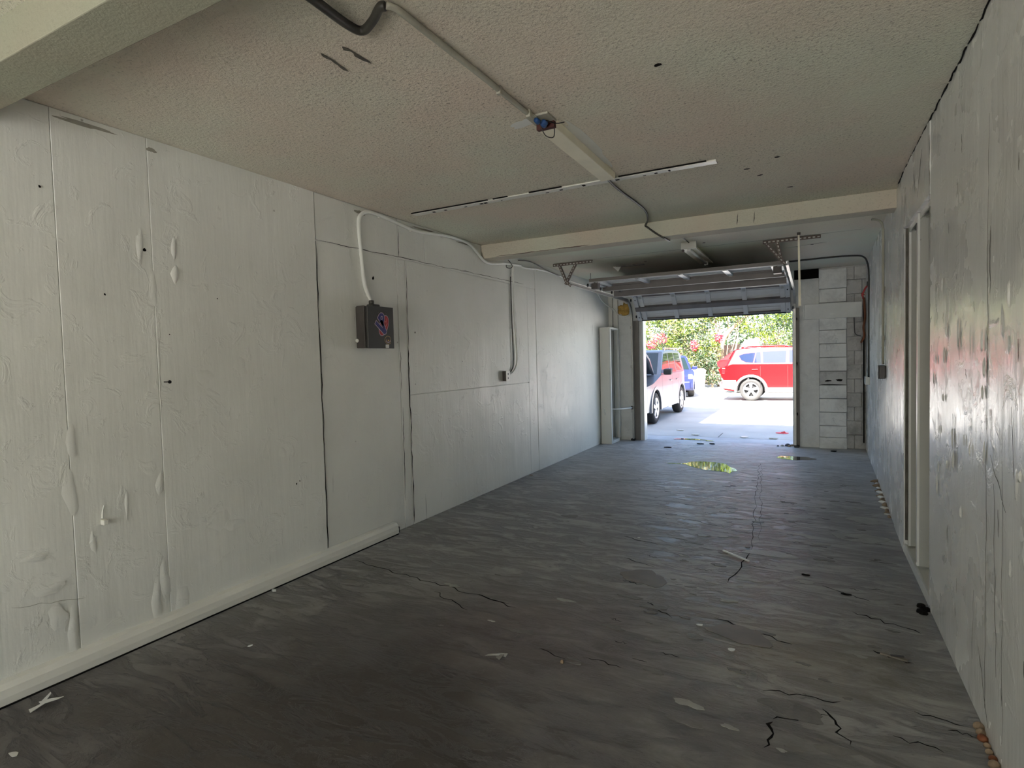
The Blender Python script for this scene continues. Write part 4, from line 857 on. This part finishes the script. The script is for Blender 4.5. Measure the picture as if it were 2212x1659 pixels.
MB().box(2.2, 2.285, -.8, .8, .58, .88).build('nose_panel', SIL, jeep, .02)
# red SUV
REDP = carpaint('red car paint', (112, 3, 8)); CREAMR = carpaint('pale champagne', (238, 226, 206))
P2 = dict(x0=-.90, x1=3.64, xr=0.0, xf=2.66, W=.92, zs=.30, zb=1.14, zr=1.70, ra=.42, cowl=2.25, wtop=1.38, rtop=-.52, zh=.98, tail=-.10, tum=.30,
    windows=[[(1.0, 1.20), (1.02, 1.57), (.34, 1.555), (.36, 1.20)], [(.30, 1.20), (.28, 1.55), (.16, 1.54), (.10, 1.21)], [(.06, 1.21), (.13, 1.53), (-.22, 1.50), (-.36, 1.44), (-.28, 1.30), (-.14, 1.23)], [(1.95, 1.20), (1.30, 1.58), (1.10, 1.585), (1.10, 1.20)]],
    seams=[1.06, .28], handles=[.12, 1.3], flare=TRIMG, glass=GLASS2, mirror=REDP, rails=1, railmat=REDP)
red, rb, rc, gyr, wyr = suv('red_car', 'red four-wheel-drive car parked side-on in the sun outside the doorway', (-1.742, 20.47, 0), 0, REDP, P2)
for s in (1, -1):
    MB().prism([(-.86, s*.80, .98), (-1.02, s*.72, 1.10), (-1.05, s*.70, 1.24), (-.92, s*.72, 1.34), (-.62, s*.78, 1.34), (-.70, s*.86, 1.12)], (0, -s*.12, 0)).build('tail_lamp_bulge', TAIL, red, .015)
MB().prism([(-.84, -.75, 1.02), (-1.02, -.68, 1.14), (-1.00, -.66, 1.28), (-.70, -.62, 1.50), (-.55, -.62, 1.60), (-.50, -.62, 1.30)], (0, 1.36, 0)).build('tailgate', REDP, red, .02)
MB().prism([(-.50, -.60, 1.62), (-.68, -.58, 1.585), (-.70, -.58, 1.60), (-.40, -.60, 1.67)], (0, 1.2, 0)).build('rear_spoiler', BLACK, red, .006)
MB().tube(smoothpath([(-.92, -.05, .50), (-1.06, -.06, .50), (-1.10, -.06, .56)]), .03, 8).build('tow_ball', STEELD, red, smooth=True)
MB().box(-1.06, -.85, -.09, .0, .42, .50).build('tow_hitch', STEELD, red, .01)
MB().box(-.94, -.84, -.78, .78, .34, .62).build('bumper_cover', TRIMG, red, .03)
for s in (1, -1): MB().prism([(-.88, s*.90, .40), (-.42, s*.925, .34), (-.44, s*.925, .66), (-.86, s*.90, .66)], (0, -s*.1, 0)).build('bumper_corner', TRIMG, red, .02)
# white van beyond, dark car at the left
WHP = carpaint('white car paint', (226, 228, 230))
P3 = dict(x0=-3.0, x1=1.70, xr=-1.9, xf=1.0, W=.93, zs=.36, zb=1.30, zr=2.08, ra=.44, cowl=1.36, wtop=.88, rtop=.42, rbase=.12, zh=1.22, tum=.2,
    windows=[[(1.18, 1.36), (.88, 1.93), (.50, 1.93), (.34, 1.36)]],
    seams=[1.3, .2], handles=[.4], flare=WHP, glass=plain('pale reflecting glass', (70, 86, 100), .08, spec=.8), mirror=WHP, rails=0)
suv('white_pickup', 'white pickup truck parked behind the red car, only its cab top showing', (-1.42, 24.3, 0), PI, WHP, P3)
NAVY = carpaint('navy car paint', (30, 36, 74))
P4 = dict(x0=-2.0, x1=2.1, xr=-1.25, xf=1.3, W=.86, zs=.28, zb=.96, zr=1.50, ra=.40, cowl=1.0, wtop=.35, rtop=-1.5, zh=.84, tum=.3,
    windows=[[(.80, 1.0), (.30, 1.40), (-.2, 1.41), (-.2, 1.0)], [(-.28, 1.0), (-.28, 1.41), (-1.0, 1.38), (-1.1, 1.0)], [(-1.18, 1.02), (-1.08, 1.36), (-1.35, 1.3), (-1.5, 1.03)]],
    seams=[.85, -.24], handles=[-.05, -.85], flare=NAVY, bumper=NAVY, rbumper=NAVY, glass=plain('green black car glass', (18, 28, 26), .06, spec=.8), mirror=NAVY, rails=0)
suv('navy_car', 'dark blue car half hidden between the silver car and the bushes', (-5.0, 22.6, 0), -PI/2+.25, NAVY, P4)
# white bin
bn_ = thing('rubbish_bin', 'plain white rubbish bin standing before the oleander bushes', 'bin', (-4.53, 26.4, 0))
MB().prism([(-.24, -.24, 0), (.24, -.24, 0), (.24, .24, 0), (-.24, .24, 0)], (0, 0, .01)).add([(-.24, -.24, .01), (.24, -.24, .01), (.24, .24, .01), (-.24, .24, .01), (-.29, -.29, .78), (.29, -.29, .78), (.29, .29, .78), (-.29, .29, .78)], [(0, 1, 5, 4), (1, 2, 6, 5), (2, 3, 7, 6), (3, 0, 4, 7), (4, 5, 6, 7)]).build('tub', WHITE, bn_, .01)
MB().box(-.31, .31, -.31, .31, .76, .82).build('rim', WHITE, bn_, .015); MB().prism([(-.30, -.28, .82), (.30, -.28, .82), (.2, -.28, .90), (-.2, -.28, .90)], (0, .56, 0)).build('lid', WHITE, bn_, .02)

# ------------------------------------------------------------------ bushes, tree, fence
def leafmat(n, rgb, tr=.35):
    m, t, b = newmat(n); b.inputs['Base Color'].default_value = (*lin(rgb), 1); b.inputs['Roughness'].default_value = .45
    tl = t.nodes.new('ShaderNodeBsdfTranslucent'); tl.inputs[0].default_value = (*lin(rgb), 1); mx = t.nodes.new('ShaderNodeMixShader'); mx.inputs[0].default_value = tr
    out = t.nodes['Material Output']; t.links.new(b.outputs[0], mx.inputs[1]); t.links.new(tl.outputs[0], mx.inputs[2]); t.links.new(mx.outputs[0], out.inputs[0]); return m
LF = [leafmat('leaf olive green', (86, 104, 44)), leafmat('leaf yellow green', (122, 140, 44)), leafmat('leaf deep green', (44, 62, 36)), leafmat('leaf pale straw', (150, 144, 100)), leafmat('leaf dusty green', (98, 116, 92))]
BARK = plain('grey brown bark', (128, 112, 92), .9, var=.2, bump=.5); FLW = leafmat('pink petals', (190, 110, 120)); FLR = leafmat('rose petals', (176, 60, 78))
def leaves(name, parent, blobs, n, seed, mats, size=(.16, .045), wts=None, droop=.3):
    r = np.random.RandomState(seed); B = np.array(blobs); vol = (B[:, 3]*B[:, 4]*B[:, 5])**.6; pick = r.choice(len(B), n, p=vol/vol.sum())
    d = r.normal(size=(n, 3)); d /= np.linalg.norm(d, axis=1)[:, None]; rad = r.uniform(.35, 1.05, n)**.6
    c = B[pick, :3]+d*rad[:, None]*B[pick, 3:6]
    c[:, 2] = np.maximum(c[:, 2], .05)
    ax = d+r.normal(size=(n, 3))*.8; ax[:, 2] -= droop*r.uniform(-1, 1, n); ax /= np.linalg.norm(ax, axis=1)[:, None]
    o = np.cross(ax, r.normal(size=(n, 3))); o /= np.linalg.norm(o, axis=1)[:, None]
    L = size[0]*r.uniform(.6, 1.3, n)[:, None]; Wd = size[1]*r.uniform(.7, 1.3, n)[:, None]
    nn = np.cross(ax, o)
    v = np.stack([c-ax*L*.5, c+o*Wd*.5+nn*Wd*.25, c+ax*L*.5, c-o*Wd*.5+nn*Wd*.25], 1).reshape(-1, 3)
    me = bpy.data.meshes.new(name); me.vertices.add(4*n); me.vertices.foreach_set('co', v.ravel()); me.loops.add(4*n); me.loops.foreach_set('vertex_index', np.arange(4*n, dtype=np.int32))
    me.polygons.add(n); me.polygons.foreach_set('loop_start', np.arange(0, 4*n, 4, dtype=np.int32)); me.polygons.foreach_set('loop_total', np.full(n, 4, dtype=np.int32))
    for m in mats: me.materials.append(m)
    # neighbouring leaves share a tone: pick by coarse cell plus chance
    cell = (np.floor(c[:, 0]*1.3)*7+np.floor(c[:, 2]*1.6)*3+np.floor(c[:, 1]*1.1)*5).astype(int)
    base = cell % len(mats); rndm = r.choice(len(mats), n, p=wts); idx = np.where(r.rand(n) < .45, base, rndm).astype(np.int32)
    me.polygons.foreach_set('material_index', idx); me.update(); me.validate()
    ob = bpy.data.objects.new(name, me); link(ob, parent); ob['kind'] = 'stuff'; return ob
def bush(label, x, y, blobs, n, seed, stems, mats, wts=None, flowers=0, name='oleander_bush', cat='bush', size=(.17, .05), fl=(FLW, FLR)):
    t = thing(name, label, cat, (x, y, 0)); r = random.Random(seed)
    for s in stems: MB().tube(smoothpath(s[0], 4), [s[1]*(1-.6*i/(4*(len(s[0])-1))) for i in range(4*(len(s[0])-1)+1)], 7).build('stem' if s[1] < .08 else 'trunk', BARK, t, smooth=True)
    for k in range(7):
        b = r.choice(blobs); p0 = (r.uniform(-.3, .3), r.uniform(-.2, .2), .3); MB().tube(smoothpath([p0, ((p0[0]+b[0])/2+.2, b[1]/2, b[2]*.5), (b[0]*.95, b[1]*.9, b[2])], 4), .022, 5).build('stem', BARK, t, smooth=True)
    leaves('foliage', t, blobs, n, seed, mats, size, wts)
    if flowers: leaves('flowers', t, [(b[0], b[1]-b[4]*.4, b[2]+.05, b[3]*.8, b[4]*.7, b[5]*.75) for b in flowers], 60+120*len(flowers), seed+5, list(fl), (.09, .08))
    return t
bush('tall oleander bush with pink flowers rising behind the silver car', -7.0, 28.3, [(0, 0, 2.6, 1.5, 1.0, 1.0), (-.8, .2, 1.6, 1.2, .9, 1.2), (.9, 0, 1.5, 1.0, .8, 1.1), (.5, .3, 3.9, 1.5, 1.0, 1.0), (-.4, .2, 4.9, 1.3, 1, .9)], 8500, 1, [([(0, 0, 0), (.1, 0, 1.5), (-.2, .1, 3.2), (.1, .1, 4.4)], .07)], LF, [.3, .28, .16, .16, .1], [(.5, -.4, 2.3, .5, .5, .35), (.1, -.4, 2.0, .35, .4, .3)])
bush('straggly oleander bush with pale straw leaves behind the white bin', -4.9, 28.0, [(0, 0, 2.1, 1.1, .8, .9), (-.3, 0, 3.0, 1.2, .9, .8), (.3, -.2, 1.1, .9, .6, .8), (.2, .2, 4.3, 1.2, .9, .9), (.6, -.3, 1.7, .6, .5, .7)], 6500, 2, [([(0, 0, 0), (-.2, 0, 1.2), (-.5, .1, 2.6), (-.4, .1, 3.8)], .045), ([(.2, 0, 0), (.5, -.2, .9), (.2, -.1, 2.0)], .035), ([(.4, -.3, 0), (.1, -.4, .8), (-.6, -.3, 1.7)], .03)], LF, [.2, .15, .2, .33, .12], [(.05, -.5, 1.9, .25, .3, .35), (1.1, -.2, 2.2, .25, .3, .3)])
bush('bright green leafy bush high behind the red car', -2.2, 28.6, [(0, 0, 3.1, 1.2, .9, .9), (.9, 0, 2.6, 1.1, .8, .9), (1.8, .1, 3.2, 1.1, .9, 1.0), (.2, .2, 4.4, 1.4, 1, .9), (1.6, .2, 4.6, 1.3, 1, .9), (2.6, .3, 3.4, 1.2, .9, 1.3)], 9000, 3, [([(1.0, 0, 0), (.9, 0, 1.4), (.5, .1, 3.0)], .05)], [LF[1], LF[0], LF[2], LF[4]], [.4, .3, .15, .15])
bush('dense green bush at the right end behind the red car roof', .9, 28.4, [(0, 0, 2.4, 1.3, .9, 1.2), (-.6, 0, 1.6, 1.0, .8, .9), (.2, .2, 3.8, 1.4, 1, 1), (1.6, .2, 2.6, 1.5, 1, 1.6)], 6000, 4, [([(0, 0, 0), (.1, 0, 1.4), (.2, .1, 3.0)], .05)], [LF[1], LF[0], LF[4], LF[2]], [.3, .3, .25, .15])
bush('shade tree with forked pale trunk rising left of the red car', -3.86, 28.4, [(.9, 0, 3.9, 1.1, .9, .6), (-.8, .2, 4.2, 1.3, .9, .8), (.2, .1, 5.2, 1.6, 1, .9), (-.1, -.1, 3.35, .7, .5, .35)], 5200, 5, [([(0, 0, 0), (.02, 0, 1.0), (.08, 0, 1.9), (.35, 0, 2.5), (1.0, .1, 3.1), (1.6, .1, 3.6)], .15), ([(.06, 0, 1.7), (-.05, 0, 2.4), (-.3, .1, 3.4)], .09), ([(-.1, -.1, .1), (-.6, -.2, .75), (-.9, -.3, 1.2)], .05)], [LF[0], LF[1], LF[2]], [.45, .35, .2], name='tree', cat='tree')
bush('low dark twiggy shrub beside the white bin', -4.1, 27.3, [(0, 0, .7, .55, .4, .6), (-.3, -.1, 1.3, .5, .4, .5)], 1300, 6, [([(0, 0, 0), (.2, 0, .6), (-.3, 0, 1.4)], .03), ([(.1, 0, 0), (-.3, 0, .8), (.1, 0, 1.5)], .025)], [LF[2], LF[4], LF[3]], [.5, .3, .2], name='shrub')
far = bush('distant pale foliage seen in gaps above the fence', -5.5, 34.0, [(-3, 0, 3, 2.5, 1, 2.6), (0, 0, 2.5, 2.5, 1, 2.2), (3.5, 0, 2.6, 2.6, 1, 2.3), (6.5, 0, 3, 2.5, 1, 2.6), (-6, 0, 3, 2.5, 1, 3)], 5000, 7, [], [LF[4], LF[0], LF[2]], [.5, .3, .2], size=(.3, .12), name='tree', cat='tree')
FENCE = plain('dark brown fence boards', (112, 92, 84), .85, var=.2, vscale=4)
fe = thing('board_fence', 'dark brown board fence behind the bushes', 'fence', (-4, 30.6, 0))
for k in range(44): MB().box(-10+k*.4, -10+k*.4+.385, -.015, .015, -.006, 1.95+.02*(k % 3)).build('fence_board', FENCE, fe)
for z in (.4, 1.6): MB().box(-10, 7.6, .015, .06, z, z+.09).build('fence_rail', FENCE, fe)

# shared group phrases for repeated things
GROUPS = {'cable': 'cables and cords on walls and ceiling', 'conduit': 'conduits on ceiling and walls', 'crumb': 'white crumbs on the floor', 'paper_scrap': 'pale scraps lying on the ground',
    'debris_fleck': 'dark flecks on the floor', 'puddle': 'puddles and wet spots on the floor', 'strip_light': 'ceiling strip lights', 'door_track': 'garage door tracks', 'outlet_box': 'wall outlet boxes',
    'oleander_bush': 'oleander bushes behind the cars', 'caulk_crust': 'caulk crusts along the right wall foot', 'tree': 'trees beyond the yard'}
for o in sc.objects:
    k = o.name.split('.')[0]
    if o.parent is None and k in GROUPS and 'label' in o: o['group'] = GROUPS[k]
